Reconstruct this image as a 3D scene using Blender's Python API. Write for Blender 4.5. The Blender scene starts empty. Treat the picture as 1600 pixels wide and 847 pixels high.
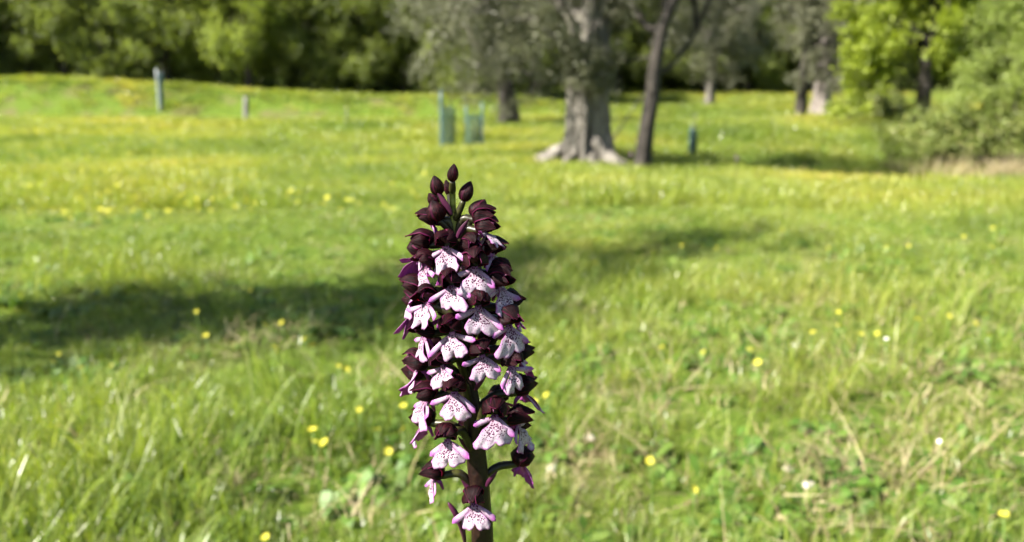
import bpy, math, random
import numpy as np
from mathutils import Vector, Matrix, noise

# ------------------------------------------------------------------ camera
W, H, FPX = 1600.0, 847.0, 1164.0          # photograph size and focal length in its pixels
EYE = Vector((0.0, 0.0, 0.62))
PITCH = math.radians(11.8)
scene = bpy.context.scene
cam_data = bpy.data.cameras.new('camera')
cam = bpy.data.objects.new('camera', cam_data)
scene.collection.objects.link(cam)
cam.location = EYE
cam.rotation_euler = (math.pi / 2 - PITCH, 0, 0)
cam_data.sensor_width = 36.0
cam_data.lens = 36.0 * FPX / W
cam_data.clip_start = 0.02
cam_data.clip_end = 1000.0
cam_data.dof.use_dof = True
cam_data.dof.focus_distance = 0.252
cam_data.dof.aperture_fstop = 10.5
scene.camera = cam

# ------------------------------------------------------------------ sky, sun, exposure
SUN_AZ, SUN_EL = math.radians(26), math.radians(43)    # direction the light travels over the ground, and its height
LDIR = Vector((math.cos(SUN_EL) * math.cos(SUN_AZ), math.cos(SUN_EL) * math.sin(SUN_AZ), -math.sin(SUN_EL)))
world = bpy.data.worlds.new('World')
scene.world = world
world.use_nodes = True
wn = world.node_tree.nodes
sky = wn.new('ShaderNodeTexSky')
sky.sky_type = 'NISHITA'
sky.sun_disc = False
sky.sun_elevation = SUN_EL
sky.sun_rotation = math.atan2(-LDIR.x, -LDIR.y)
wn['Background'].inputs['Strength'].default_value = 0.05
world.node_tree.links.new(sky.outputs[0], wn['Background'].inputs['Color'])
sun_data = bpy.data.lights.new('sun', 'SUN')
sun_data.energy = 5.0
sun_data.angle = math.radians(0.5)
sun_data.color = (1.0, 0.94, 0.84)
sun = bpy.data.objects.new('sun', sun_data)
scene.collection.objects.link(sun)
sun.location = (-20, -10, 30)
sun.rotation_euler = LDIR.to_track_quat('-Z', 'Y').to_euler()
vs = scene.view_settings
vs.view_transform = 'Standard'
vs.look = 'None'
vs.gamma = 1.0
vs.exposure = 2.02
vs.use_curve_mapping = False
scene.cycles.max_bounces = 8
scene.cycles.diffuse_bounces = 4
scene.cycles.glossy_bounces = 2
scene.cycles.use_adaptive_sampling = True
scene.cycles.adaptive_threshold = 0.03

# ------------------------------------------------------------------ helpers
RNG = np.random.default_rng(7)
rnd = random.Random(11)
COL = scene.collection
CP, SP = math.cos(PITCH), math.sin(PITCH)


def at_y(px, py, Y):
    """world point seen at photograph pixel (px, py) on the upright plane at distance Y"""
    u, v = (px - W / 2) / FPX, -(py - H / 2) / FPX
    d = Vector((u, CP + v * SP, v * CP - SP))
    return EYE + d * (Y / d.y)


def ss(a, b, x):
    t = min(1.0, max(0.0, (x - a) / (b - a)))
    return t * t * (3 - 2 * t)


def ground_z(x, y):
    r = math.hypot(x, y)
    zl = 0.42 * ss(8, 22, y) + (0.80 + 0.55 * ss(-4, -17, x)) * ss(24.1, 25.0, y)
    zr = 0.45 * ss(11, 17, y) + 0.35 * ss(21, 23.5, y) + 0.75 * ss(27, 33, y)
    w = ss(-1.5, 4.0, x)
    z = zl * (1 - w) + zr * w
    z -= 0.30 * math.exp(-((x - 5.5) / 3.2) ** 2 - ((y - 10.0) / 2.6) ** 2)
    z += 0.16 * math.exp(-((x - 0.95) / 1.3) ** 2 - ((y - 11.0) / 1.5) ** 2)
    if y > 36:
        z += 0.22 * (y - 36) * ss(36, 46, y)
    if r < 60:
        k = ss(0.3, 2.0, y) if y > 0 else 1
        z += 0.05 * k * noise.noise((x * 0.35, y * 0.35, 0.3)) + 0.018 * noise.noise((x * 1.7, y * 1.7, 4.0))
        z += 0.008 * noise.noise((x * 6, y * 6, 9.0))
    return z


def on_ground(px, Y):
    """ground point at distance Y under photograph column px"""
    x = (px - W / 2) / FPX * Y * 0.985
    return Vector((x, Y, ground_z(x, Y)))


def from_pixel(px, py, lo=0.6, hi=40.0):
    """march the view ray to the terrain"""
    u, v = (px - W / 2) / FPX, -(py - H / 2) / FPX
    d = Vector((u, CP + v * SP, v * CP - SP))
    t = lo
    while t < hi:
        p = EYE + d * t
        if p.z <= ground_z(p.x, p.y):
            break
        t *= 1.01
    return Vector((p.x, p.y, ground_z(p.x, p.y)))


def tag(o, label=None, cat=None, group=None, kind=None):
    if label: o['label'] = label
    if cat: o['category'] = cat
    if group: o['group'] = group
    if kind: o['kind'] = kind
    return o


def link(name, data, parent=None):
    o = bpy.data.objects.new(name, data)
    COL.objects.link(o)
    if parent is not None:
        o.parent = parent
    return o


def empty(name, loc=(0, 0, 0), rz=0.0, scale=1.0):
    o = link(name, None)
    o.empty_display_size = 0.1
    o.location = loc
    o.rotation_euler = (0, 0, rz)
    o.scale = (scale,) * 3
    return o


def fast_mesh(name, verts, faces, mats, attrs=None, smooth=False, mat_idx=None):
    """verts (N,3); faces list or (M,k) array; attrs {name: (N,) or (N,3)} on points"""
    me = bpy.data.meshes.new(name)
    verts = np.asarray(verts, dtype=np.float32)
    if isinstance(faces, np.ndarray):
        m, k = faces.shape
        me.vertices.add(len(verts)); me.vertices.foreach_set('co', verts.ravel())
        me.loops.add(m * k); me.loops.foreach_set('vertex_index', faces.astype(np.int32).ravel())
        me.polygons.add(m); me.polygons.foreach_set('loop_start', np.arange(0, m * k, k, dtype=np.int32))
        me.update(calc_edges=True)
    else:
        me.from_pydata(verts.tolist(), [], faces)
    for m in (mats if isinstance(mats, (list, tuple)) else [mats]):
        me.materials.append(m)
    if attrs:
        for n, a in attrs.items():
            a = np.asarray(a, dtype=np.float32)
            if a.ndim == 1:
                me.attributes.new(n, 'FLOAT', 'POINT').data.foreach_set('value', a)
            else:
                me.attributes.new(n, 'FLOAT_VECTOR', 'POINT').data.foreach_set('vector', a.ravel())
    if mat_idx is not None:
        me.polygons.foreach_set('material_index', np.asarray(mat_idx, dtype=np.int32))
    me.polygons.foreach_set('use_smooth', np.full(len(me.polygons), smooth, dtype=bool))
    me.update()
    return me


class MB:
    """collects tubes and strips into one mesh"""
    def __init__(self):
        self.v, self.f = [], []

    def tube(self, pts, radii, sides=8, cap=True, rough=0.0, seed=0):
        pts = [Vector(p) for p in pts]
        n = len(pts)
        base = len(self.v)
        up = Vector((0.31, 0.17, 0.93))
        for i, p in enumerate(pts):
            t = (pts[min(i + 1, n - 1)] - pts[max(i - 1, 0)]).normalized()
            a = t.cross(up)
            if a.length < 1e-4:
                a = t.cross(Vector((1, 0, 0)))
            a.normalize()
            b = t.cross(a)
            for s in range(sides):
                th = 2 * math.pi * s / sides
                r = radii[i]
                if rough:
                    q = p * (1.2 / max(radii[0], 1e-6)) * 0.35
                    r *= 1 + rough * noise.noise((q.x + math.cos(th) * 1.3 + seed, q.y + math.sin(th) * 1.3, q.z))
                self.v.append(p + (a * math.cos(th) + b * math.sin(th)) * r)
        for i in range(n - 1):
            for s in range(sides):
                s2 = (s + 1) % sides
                self.f.append((base + i * sides + s, base + i * sides + s2, base + (i + 1) * sides + s2, base + (i + 1) * sides + s))
        if cap:
            self.f.append(tuple(base + s for s in reversed(range(sides))))
            self.f.append(tuple(base + (n - 1) * sides + s for s in range(sides)))

    def mesh(self, name, mat, smooth=True):
        return fast_mesh(name, [tuple(p) for p in self.v], self.f, mat, smooth=smooth)


def curve_pts(a, b, sag, n=8, jig=0.0, r=None):
    a, b = Vector(a), Vector(b)
    out = []
    for i in range(n + 1):
        t = i / n
        p = a.lerp(b, t)
        p.z += sag * math.sin(math.pi * t)
        if jig and 0 < i < n:
            p += Vector((r.uniform(-1, 1), r.uniform(-1, 1), r.uniform(-1, 1))) * jig
        out.append(p)
    return out


# ------------------------------------------------------------------ materials
def new_mat(name):
    m = bpy.data.materials.new(name)
    m.use_nodes = True
    nt = m.node_tree
    for n in list(nt.nodes):
        nt.nodes.remove(n)
    out = nt.nodes.new('ShaderNodeOutputMaterial')
    return m, nt, out


def N(nt, typ, **kw):
    n = nt.nodes.new(typ)
    for k, v in kw.items():
        if k in n.inputs:
            n.inputs[k].default_value = v
        else:
            setattr(n, k, v)
    return n


def ramp(nt, fac, stops):
    r = nt.nodes.new('ShaderNodeValToRGB')
    el = r.color_ramp.elements
    while len(el) > 1:
        el.remove(el[-1])
    el[0].position, el[0].color = stops[0][0], (*stops[0][1], 1)
    for p, c in stops[1:]:
        e = el.new(p)
        e.color = (*c, 1)
    nt.links.new(fac, r.inputs[0])
    return r.outputs[0]


def mixc(nt, fac, a, b, mode='MIX'):
    m = nt.nodes.new('ShaderNodeMix')
    m.data_type = 'RGBA'
    m.blend_type = mode
    for s, v in ((0, fac), (6, a), (7, b)):
        if hasattr(v, 'is_linked') or isinstance(v, bpy.types.NodeSocket):
            nt.links.new(v, m.inputs[s])
        else:
            m.inputs[s].default_value = v if s == 0 else (*v, 1)
    return m.outputs[2]


def leaf_mat(name, stops, trans=(0.25, 0.4, 0.03), tmix=0.35, rough=0.45, spec=0.4, patch=None):
    """stops: colour over the per-leaf random value; patch: colour over large world noise"""
    m, nt, out = new_mat(name)
    L = nt.links.new
    a = N(nt, 'ShaderNodeAttribute', attribute_name='v')
    c = ramp(nt, a.outputs['Fac'], stops)
    oi = N(nt, 'ShaderNodeObjectInfo')
    hs = N(nt, 'ShaderNodeHueSaturation')
    mr = N(nt, 'ShaderNodeMapRange')
    mr.inputs[3].default_value, mr.inputs[4].default_value = 0.78, 1.18
    L(oi.outputs['Random'], mr.inputs[0]); L(mr.outputs[0], hs.inputs['Value'])
    L(c, hs.inputs['Color'])
    col = hs.outputs[0]
    if patch:
        geo = N(nt, 'ShaderNodeNewGeometry')
        nz = N(nt, 'ShaderNodeTexNoise', Scale=patch[0], Detail=6.0, Roughness=0.6)
        L(geo.outputs['Position'], nz.inputs['Vector'])
        pc = ramp(nt, nz.outputs['Fac'], patch[1])
        col = mixc(nt, 1.0, col, pc, 'MULTIPLY')
        n2 = N(nt, 'ShaderNodeTexNoise', Scale=patch[0] * 0.32, Detail=2.0)
        L(geo.outputs['Position'], n2.inputs['Vector'])
        col = mixc(nt, 1.0, col, ramp(nt, n2.outputs['Fac'], [(0.36, (0.72, 0.82, 0.85)), (0.5, (1, 1, 1)), (0.64, (1.2, 1.08, 1.1))]), 'MULTIPLY')
    p = N(nt, 'ShaderNodeBsdfPrincipled', Roughness=rough)
    p.inputs['Specular IOR Level'].default_value = spec
    t = N(nt, 'ShaderNodeBsdfTranslucent')
    L(col, p.inputs['Base Color'])
    tc = mixc(nt, 1.0, col, trans, 'MULTIPLY')
    L(tc, t.inputs['Color'])
    mx = N(nt, 'ShaderNodeMixShader')
    mx.inputs[0].default_value = tmix
    L(p.outputs[0], mx.inputs[1]); L(t.outputs[0], mx.inputs[2]); L(mx.outputs[0], out.inputs[0])
    return m


def bark_mat(name, dark, light, scale=6.0, stretch=0.25, bump=0.6):
    m, nt, out = new_mat(name)
    L = nt.links.new
    tc = N(nt, 'ShaderNodeTexCoord')
    mp = N(nt, 'ShaderNodeMapping')
    mp.inputs['Scale'].default_value = (1, 1, stretch)
    L(tc.outputs['Object'], mp.inputs[0])
    nz = N(nt, 'ShaderNodeTexNoise', Scale=scale, Detail=8.0, Roughness=0.65, Distortion=0.6)
    vo = N(nt, 'ShaderNodeTexVoronoi', Scale=scale * 2.2)
    vo.feature = 'DISTANCE_TO_EDGE'
    L(mp.outputs[0], nz.inputs['Vector']); L(mp.outputs[0], vo.inputs['Vector'])
    c = ramp(nt, nz.outputs['Fac'], [(0.3, dark), (0.5, [(a + b) / 2 for a, b in zip(dark, light)]), (0.72, light)])
    crack = ramp(nt, vo.outputs['Distance'], [(0.0, (0.45, 0.42, 0.4)), (0.12, (1, 1, 1))])
    col = mixc(nt, 0.8, c, crack, 'MULTIPLY')
    p = N(nt, 'ShaderNodeBsdfPrincipled', Roughness=0.9)
    L(col, p.inputs['Base Color'])
    mul = N(nt, 'ShaderNodeMath', operation='MULTIPLY')
    L(nz.outputs['Fac'], mul.inputs[0]); L(crack, mul.inputs[1])
    b = N(nt, 'ShaderNodeBump', Strength=bump, Distance=0.04)
    L(mul.outputs[0], b.inputs['Height']); L(b.outputs[0], p.inputs['Normal'])
    L(p.outputs[0], out.inputs[0])
    return m


def plain_mat(name, stops, scale=30.0, rough=0.6, spec=0.3, tmix=0.0, trans=(1, 1, 1), coord='Object', bump=0.0):
    m, nt, out = new_mat(name)
    L = nt.links.new
    tc = N(nt, 'ShaderNodeTexCoord')
    nz = N(nt, 'ShaderNodeTexNoise', Scale=scale, Detail=5.0)
    L(tc.outputs[coord], nz.inputs['Vector'])
    c = ramp(nt, nz.outputs['Fac'], stops)
    p = N(nt, 'ShaderNodeBsdfPrincipled', Roughness=rough)
    p.inputs['Specular IOR Level'].default_value = spec
    L(c, p.inputs['Base Color'])
    if bump:
        b = N(nt, 'ShaderNodeBump', Strength=bump, Distance=0.001)
        L(nz.outputs['Fac'], b.inputs['Height']); L(b.outputs[0], p.inputs['Normal'])
    sh = p.outputs[0]
    if tmix:
        t = N(nt, 'ShaderNodeBsdfTranslucent')
        L(mixc(nt, 1.0, c, trans, 'MULTIPLY'), t.inputs[0])
        mx = N(nt, 'ShaderNodeMixShader')
        mx.inputs[0].default_value = tmix
        L(p.outputs[0], mx.inputs[1]); L(t.outputs[0], mx.inputs[2])
        sh = mx.outputs[0]
    L(sh, out.inputs[0])
    return m


def ground_mat():
    m, nt, out = new_mat('soil_and_thatch')
    L = nt.links.new
    geo = N(nt, 'ShaderNodeNewGeometry')
    n1 = N(nt, 'ShaderNodeTexNoise', Scale=1.3, Detail=6.0, Roughness=0.6)
    n2 = N(nt, 'ShaderNodeTexNoise', Scale=38.0, Detail=6.0, Roughness=0.7)
    for n in (n1, n2):
        L(geo.outputs['Position'], n.inputs['Vector'])
    soil = ramp(nt, n2.outputs['Fac'], [(0.3, (0.035, 0.026, 0.014)), (0.5, (0.11, 0.085, 0.045)), (0.7, (0.25, 0.20, 0.11))])
    green = ramp(nt, n2.outputs['Fac'], [(0.3, (0.035, 0.06, 0.008)), (0.55, (0.09, 0.14, 0.016)), (0.75, (0.19, 0.2, 0.05))])
    f = ramp(nt, n1.outputs['Fac'], [(0.50, (1, 1, 1)), (0.66, (0.3, 0.3, 0.3))])
    col = mixc(nt, f, soil, green)
    p = N(nt, 'ShaderNodeBsdfPrincipled', Roughness=0.95)
    p.inputs['Specular IOR Level'].default_value = 0.1
    L(col, p.inputs['Base Color'])
    b = N(nt, 'ShaderNodeBump', Strength=0.8, Distance=0.02)
    L(n2.outputs['Fac'], b.inputs['Height']); L(b.outputs[0], p.inputs['Normal'])
    L(p.outputs[0], out.inputs[0])
    return m


PATCH = (0.42, [(0.32, (0.48, 0.58, 0.50)), (0.43, (0.82, 0.90, 0.85)), (0.52, (1.02, 1.04, 1.0)), (0.60, (1.24, 1.12, 1.1)), (0.70, (1.50, 1.18, 1.3))])
M = {}
M['ground'] = ground_mat()
M['grass'] = leaf_mat('grass_blade', [(0.0, (0.112, 0.16, 0.022)), (0.45, (0.218, 0.265, 0.036)), (0.8, (0.305, 0.33, 0.060)), (1.0, (0.40, 0.38, 0.17))],
                      trans=(1.5, 1.5, 0.6), tmix=0.42, rough=0.34, spec=0.5, patch=PATCH)
M['herb'] = leaf_mat('herb_leaf', [(0.0, (0.045, 0.10, 0.012)), (0.6, (0.085, 0.16, 0.02)), (1.0, (0.14, 0.20, 0.04))],
                     trans=(1.3, 1.5, 0.5), tmix=0.3, rough=0.5, spec=0.35)
M['straw'] = leaf_mat('dry_straw', [(0.0, (0.18, 0.14, 0.065)), (0.6, (0.30, 0.25, 0.13)), (1.0, (0.45, 0.39, 0.24))],
                      trans=(1, 0.9, 0.7), tmix=0.25, rough=0.6, spec=0.2)
M['olive_leaf'] = leaf_mat('olive_leaf', [(0.0, (0.060, 0.064, 0.032)), (0.5, (0.105, 0.110, 0.060)), (0.85, (0.17, 0.17, 0.11)), (1.0, (0.30, 0.30, 0.23))],
                           trans=(0.9, 1.0, 0.5), tmix=0.16, rough=0.45, spec=0.32)
M['oak_leaf'] = leaf_mat('oak_leaf', [(0.0, (0.10, 0.135, 0.012)), (0.5, (0.18, 0.225, 0.022)), (1.0, (0.27, 0.31, 0.05))],
                         trans=(1.4, 1.45, 0.5), tmix=0.42, rough=0.5)
M['willow_leaf'] = leaf_mat('willow_leaf', [(0.0, (0.17, 0.225, 0.04)), (0.5, (0.26, 0.33, 0.07)), (1.0, (0.38, 0.43, 0.15))],
                            trans=(1.3, 1.4, 0.5), tmix=0.35, rough=0.5)
M['wood_leaf'] = leaf_mat('woodland_leaf', [(0.0, (0.075, 0.098, 0.026)), (0.5, (0.145, 0.175, 0.052)), (1.0, (0.24, 0.265, 0.10))],
                          trans=(1.5, 1.6, 0.6), tmix=0.46, rough=0.5)
M['wood_leaf_light'] = leaf_mat('spring_leaf', [(0.0, (0.09, 0.118, 0.026)), (0.5, (0.17, 0.205, 0.048)), (1.0, (0.28, 0.31, 0.10))],
                                trans=(1.5, 1.6, 0.6), tmix=0.46, rough=0.5)
M['bramble_leaf'] = leaf_mat('bramble_leaf', [(0.0, (0.09, 0.125, 0.025)), (0.6, (0.18, 0.22, 0.05)), (1.0, (0.30, 0.28, 0.12))],
                             trans=(1.2, 1.3, 0.5), tmix=0.25, rough=0.5)
M['olive_bark'] = bark_mat('olive_bark', (0.038, 0.033, 0.027), (0.29, 0.265, 0.225), 6.5, 0.16, 1.0)
M['dark_bark'] = bark_mat('dark_bark', (0.014, 0.011, 0.009), (0.06, 0.05, 0.04), 7.0, 0.25, 0.8)
M['pale_bark'] = bark_mat('pale_bark', (0.11, 0.09, 0.08), (0.34, 0.30, 0.27), 5.0, 0.22, 0.8)
M['stake'] = plain_mat('weathered_stake', [(0.3, (0.11, 0.10, 0.10)), (0.7, (0.24, 0.23, 0.22))], 20, 0.8)
M['guard_green'] = plain_mat('green_guard', [(0.3, (0.11, 0.21, 0.16)), (0.7, (0.16, 0.27, 0.20))], 8, 0.5, 0.3, 0.4)
M['guard_blue'] = plain_mat('blue_guard', [(0.3, (0.09, 0.16, 0.18)), (0.7, (0.15, 0.23, 0.25))], 8, 0.4, 0.4, 0.4)
M['guard_pale'] = plain_mat('pale_edge', [(0.3, (0.5, 0.56, 0.58)), (0.7, (0.7, 0.74, 0.75))], 8, 0.4, 0.4)
M['yellow'] = plain_mat('buttercup_petal', [(0.3, (0.44, 0.40, 0.03)), (0.7, (0.54, 0.50, 0.07))], 300, 0.7, 0.15, 0.25)
M['white_petal'] = plain_mat('white_petal', [(0.3, (0.7, 0.7, 0.66)), (0.7, (0.82, 0.82, 0.78))], 300, 0.5, 0.3, 0.2)
M['stalk'] = plain_mat('green_stalk', [(0.3, (0.06, 0.12, 0.015)), (0.7, (0.11, 0.18, 0.03))], 60, 0.5)
M['stone'] = plain_mat('pale_stone', [(0.3, (0.32, 0.29, 0.24)), (0.7, (0.62, 0.58, 0.50))], 40, 0.9, bump=0.5)

# orchid materials
def stem_mat():
    m, nt, out = new_mat('orchid_stem')
    L = nt.links.new
    tc = N(nt, 'ShaderNodeTexCoord')
    nz = N(nt, 'ShaderNodeTexNoise', Scale=500.0, Detail=5.0)
    L(tc.outputs['Object'], nz.inputs['Vector'])
    dark = ramp(nt, nz.outputs['Fac'], [(0.3, (0.006, 0.0018, 0.0015)), (0.55, (0.012, 0.0035, 0.0026)), (0.8, (0.024, 0.010, 0.0045))])
    green = ramp(nt, nz.outputs['Fac'], [(0.35, (0.10, 0.11, 0.015)), (0.6, (0.26, 0.28, 0.05))])
    sx = N(nt, 'ShaderNodeSeparateXYZ')
    L(tc.outputs['Object'], sx.inputs[0])
    mr = N(nt, 'ShaderNodeMapRange')
    mr.inputs[1].default_value, mr.inputs[2].default_value = 0.555, 0.585
    L(sx.outputs['Z'], mr.inputs[0])
    p = N(nt, 'ShaderNodeBsdfPrincipled', Roughness=0.5)
    p.inputs['Specular IOR Level'].default_value = 0.3
    L(mixc(nt, mr.outputs[0], dark, green), p.inputs['Base Color'])
    b = N(nt, 'ShaderNodeBump', Strength=0.3, Distance=0.001)
    L(nz.outputs['Fac'], b.inputs['Height']); L(b.outputs[0], p.inputs['Normal'])
    L(p.outputs[0], out.inputs[0])
    return m


M['stem'] = stem_mat()
M['ovary'] = plain_mat('orchid_ovary', [(0.3, (0.010, 0.006, 0.004)), (0.55, (0.022, 0.019, 0.006)), (0.8, (0.07, 0.075, 0.015))], 200, 0.4, 0.4, 0.1)
def hood_mat():
    m, nt, out = new_mat('orchid_hood')
    L = nt.links.new
    at = N(nt, 'ShaderNodeAttribute', attribute_name='uv3')
    tc = N(nt, 'ShaderNodeTexCoord')
    mp = N(nt, 'ShaderNodeMapping')
    mp.inputs['Scale'].default_value = (7.0, 1.6, 1.0)
    L(at.outputs['Vector'], mp.inputs[0])
    nv = N(nt, 'ShaderNodeTexNoise', Scale=1.6, Detail=4.0, Distortion=0.5)
    L(mp.outputs[0], nv.inputs['Vector'])
    nz = N(nt, 'ShaderNodeTexNoise', Scale=380.0, Detail=5.0)
    L(tc.outputs['Object'], nz.inputs['Vector'])
    c1 = ramp(nt, nv.outputs['Fac'], [(0.32, (0.0025, 0.0006, 0.0011)), (0.5, (0.0105, 0.0015, 0.0034)), (0.63, (0.030, 0.0045, 0.0085)), (0.76, (0.075, 0.020, 0.026))])
    c2 = ramp(nt, nz.outputs['Fac'], [(0.3, (0.55, 0.5, 0.55)), (0.7, (1.5, 1.4, 1.4))])
    col = mixc(nt, 1.0, c1, c2, 'MULTIPLY')
    sx = N(nt, 'ShaderNodeSeparateXYZ')
    L(at.outputs['Vector'], sx.inputs[0])
    ab = N(nt, 'ShaderNodeMath', operation='ABSOLUTE')
    L(sx.outputs['X'], ab.inputs[0])
    col = mixc(nt, ramp(nt, ab.outputs[0], [(0.86, (0, 0, 0)), (1.0, (0.8, 0.8, 0.8))]), col, (0.13, 0.012, 0.07))
    p = N(nt, 'ShaderNodeBsdfPrincipled', Roughness=0.5)
    p.inputs['Specular IOR Level'].default_value = 0.12
    L(col, p.inputs['Base Color'])
    b = N(nt, 'ShaderNodeBump', Strength=0.7, Distance=0.0006)
    L(nv.outputs['Fac'], b.inputs['Height']); L(b.outputs[0], p.inputs['Normal'])
    t = N(nt, 'ShaderNodeBsdfTranslucent')
    L(mixc(nt, 1.0, col, (8.0, 0.7, 0.7), 'MULTIPLY'), t.inputs[0])
    mx = N(nt, 'ShaderNodeMixShader')
    mx.inputs[0].default_value = 0.3
    L(p.outputs[0], mx.inputs[1]); L(t.outputs[0], mx.inputs[2]); L(mx.outputs[0], out.inputs[0])
    return m


M['hood'] = hood_mat()
M['lip_back'] = plain_mat('orchid_lip_back', [(0.3, (0.20, 0.018, 0.18)), (0.7, (0.36, 0.07, 0.32))], 260, 0.5, 0.3, 0.25, (1, 0.7, 1))
M['petal'] = plain_mat('orchid_petal', [(0.3, (0.04, 0.005, 0.022)), (0.7, (0.10, 0.018, 0.06))], 300, 0.5, 0.3, 0.25)


def lip_mat():
    m, nt, out = new_mat('orchid_lip')
    L = nt.links.new
    lp = N(nt, 'ShaderNodeAttribute', attribute_name='lp')
    rim = N(nt, 'ShaderNodeAttribute', attribute_name='rim')
    spt = N(nt, 'ShaderNodeAttribute', attribute_name='spot')
    oi = N(nt, 'ShaderNodeObjectInfo')
    off = N(nt, 'ShaderNodeVectorMath', operation='SCALE')
    off.inputs[0].default_value = (37, 19, 53)
    L(oi.outputs['Random'], off.inputs['Scale'])
    add = N(nt, 'ShaderNodeVectorMath', operation='ADD')
    L(lp.outputs['Vector'], add.inputs[0]); L(off.outputs[0], add.inputs[1])
    vo = N(nt, 'ShaderNodeTexVoronoi', Scale=1.4, Randomness=0.9)
    L(add.outputs[0], vo.inputs['Vector'])
    nz = N(nt, 'ShaderNodeTexNoise', Scale=1.6, Detail=3.0)
    L(add.outputs[0], nz.inputs['Vector'])
    # spot radius grows with the spot attribute (dense in the middle, none on the outer lobes)
    sz = N(nt, 'ShaderNodeMath', operation='MULTIPLY_ADD')
    sz.inputs[1].default_value, sz.inputs[2].default_value = 0.47, 0.0
    L(spt.outputs['Fac'], sz.inputs[0])
    dif = N(nt, 'ShaderNodeMath', operation='SUBTRACT')
    L(sz.outputs[0], dif.inputs[0]); L(vo.outputs['Distance'], dif.inputs[1])
    mr = N(nt, 'ShaderNodeMapRange')
    mr.inputs[1].default_value, mr.inputs[2].default_value = -0.02, 0.06
    L(dif.outputs[0], mr.inputs[0])
    base = ramp(nt, nz.outputs['Fac'], [(0.3, (0.29, 0.19, 0.28)), (0.5, (0.42, 0.33, 0.41)), (0.7, (0.51, 0.45, 0.50))])
    al = N(nt, 'ShaderNodeAttribute', attribute_name='along')
    base = mixc(nt, ramp(nt, al.outputs['Fac'], [(0.10, (0, 0, 0)), (0.62, (1, 1, 1))]), (0.24, 0.15, 0.21), base)
    c1 = mixc(nt, rim.outputs['Fac'], base, (0.26, 0.03, 0.25))
    c2 = mixc(nt, mr.outputs[0], c1, (0.06, 0.004, 0.035))
    p = N(nt, 'ShaderNodeBsdfPrincipled', Roughness=0.55)
    p.inputs['Specular IOR Level'].default_value = 0.25
    p.inputs['Sheen Weight'].default_value = 0.15
    L(c2, p.inputs['Base Color'])
    b = N(nt, 'ShaderNodeBump', Strength=0.5, Distance=0.0003)
    L(mr.outputs[0], b.inputs['Height']); L(b.outputs[0], p.inputs['Normal'])
    t = N(nt, 'ShaderNodeBsdfTranslucent')
    L(mixc(nt, 1.0, c2, (1.0, 0.75, 0.95), 'MULTIPLY'), t.inputs[0])
    mx = N(nt, 'ShaderNodeMixShader')
    mx.inputs[0].default_value = 0.22
    L(p.outputs[0], mx.inputs[1]); L(t.outputs[0], mx.inputs[2]); L(mx.outputs[0], out.inputs[0])
    return m


M['lip'] = lip_mat()

# ------------------------------------------------------------------ ground
def build_ground():
    def axis(lo, hi, n, k):
        t = np.linspace(math.asinh(lo / k), math.asinh(hi / k), n)
        return np.sinh(t) * k
    xs = axis(-260, 260, 300, 2.2)
    ys = axis(-60, 420, 330, 3.0)
    verts = [(x, y, ground_z(x, y)) for y in ys for x in xs]
    nx, ny = len(xs), len(ys)
    i = np.arange(nx - 1)[None, :] + nx * np.arange(ny - 1)[:, None]
    i = i.ravel()
    faces = np.stack([i, i + 1, i + nx + 1, i + nx], axis=1)
    me = fast_mesh('ground', verts, faces, M['ground'], smooth=True)
    tag(link('ground', me), 'gently rolling meadow ground of brown soil and thatch', 'ground', kind='structure')


build_ground()

# ------------------------------------------------------------------ grass sources and scattering
SRC = bpy.data.collections.new('grass_sources')     # not linked to the scene: only read by the scatter nodes


def tuft(name, n, h, w, spread, lean, mat, seed, segs=4, broad=1.0, vlo=0.0, vhi=1.0):
    r = np.random.default_rng(seed)
    verts, faces, vals = [], [], []
    for i in range(n):
        a = r.uniform(0, 2 * math.pi)
        rad = spread * math.sqrt(r.uniform())
        bx, by = rad * math.cos(a), rad * math.sin(a)
        hh = h * r.uniform(0.45, 1.0)
        ww = w * r.uniform(0.7, 1.2)
        d = a + r.normal(0, 0.9)
        ln = lean * abs(r.normal(0.6, 0.45)) * hh
        fx, fy = math.cos(d), math.sin(d)
        tw = d + math.pi / 2 + r.normal(0, 0.5)
        sx, sy = math.cos(tw), math.sin(tw)
        v = r.uniform(vlo, vhi)
        b0 = len(verts)
        for s in range(segs + 1):
            t = s / segs
            wd = ww * (0.55 + 0.9 * t * broad) * (1 - t) ** 0.6 if s < segs else 0
            if broad <= 0.3:
                wd = ww * (1 - t ** 1.6)
            off = ln * t ** 2.0
            z = hh * (t - 0.28 * lean * t ** 3)
            px, py = bx + fx * off, by + fy * off
            if s < segs:
                verts.append((px - sx * wd / 2, py - sy * wd / 2, z)); verts.append((px + sx * wd / 2, py + sy * wd / 2, z))
                vals += [v, v]
            else:
                verts.append((px, py, z)); vals.append(v)
        for s in range(segs - 1):
            k = b0 + 2 * s
            faces.append((k, k + 1, k + 3, k + 2))
        k = b0 + 2 * (segs - 1)
        faces.append((k, k + 1, k + 2))
    me = fast_mesh(name, verts, faces, mat, {'v': vals})
    o = bpy.data.objects.new(name, me)
    return o


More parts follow.
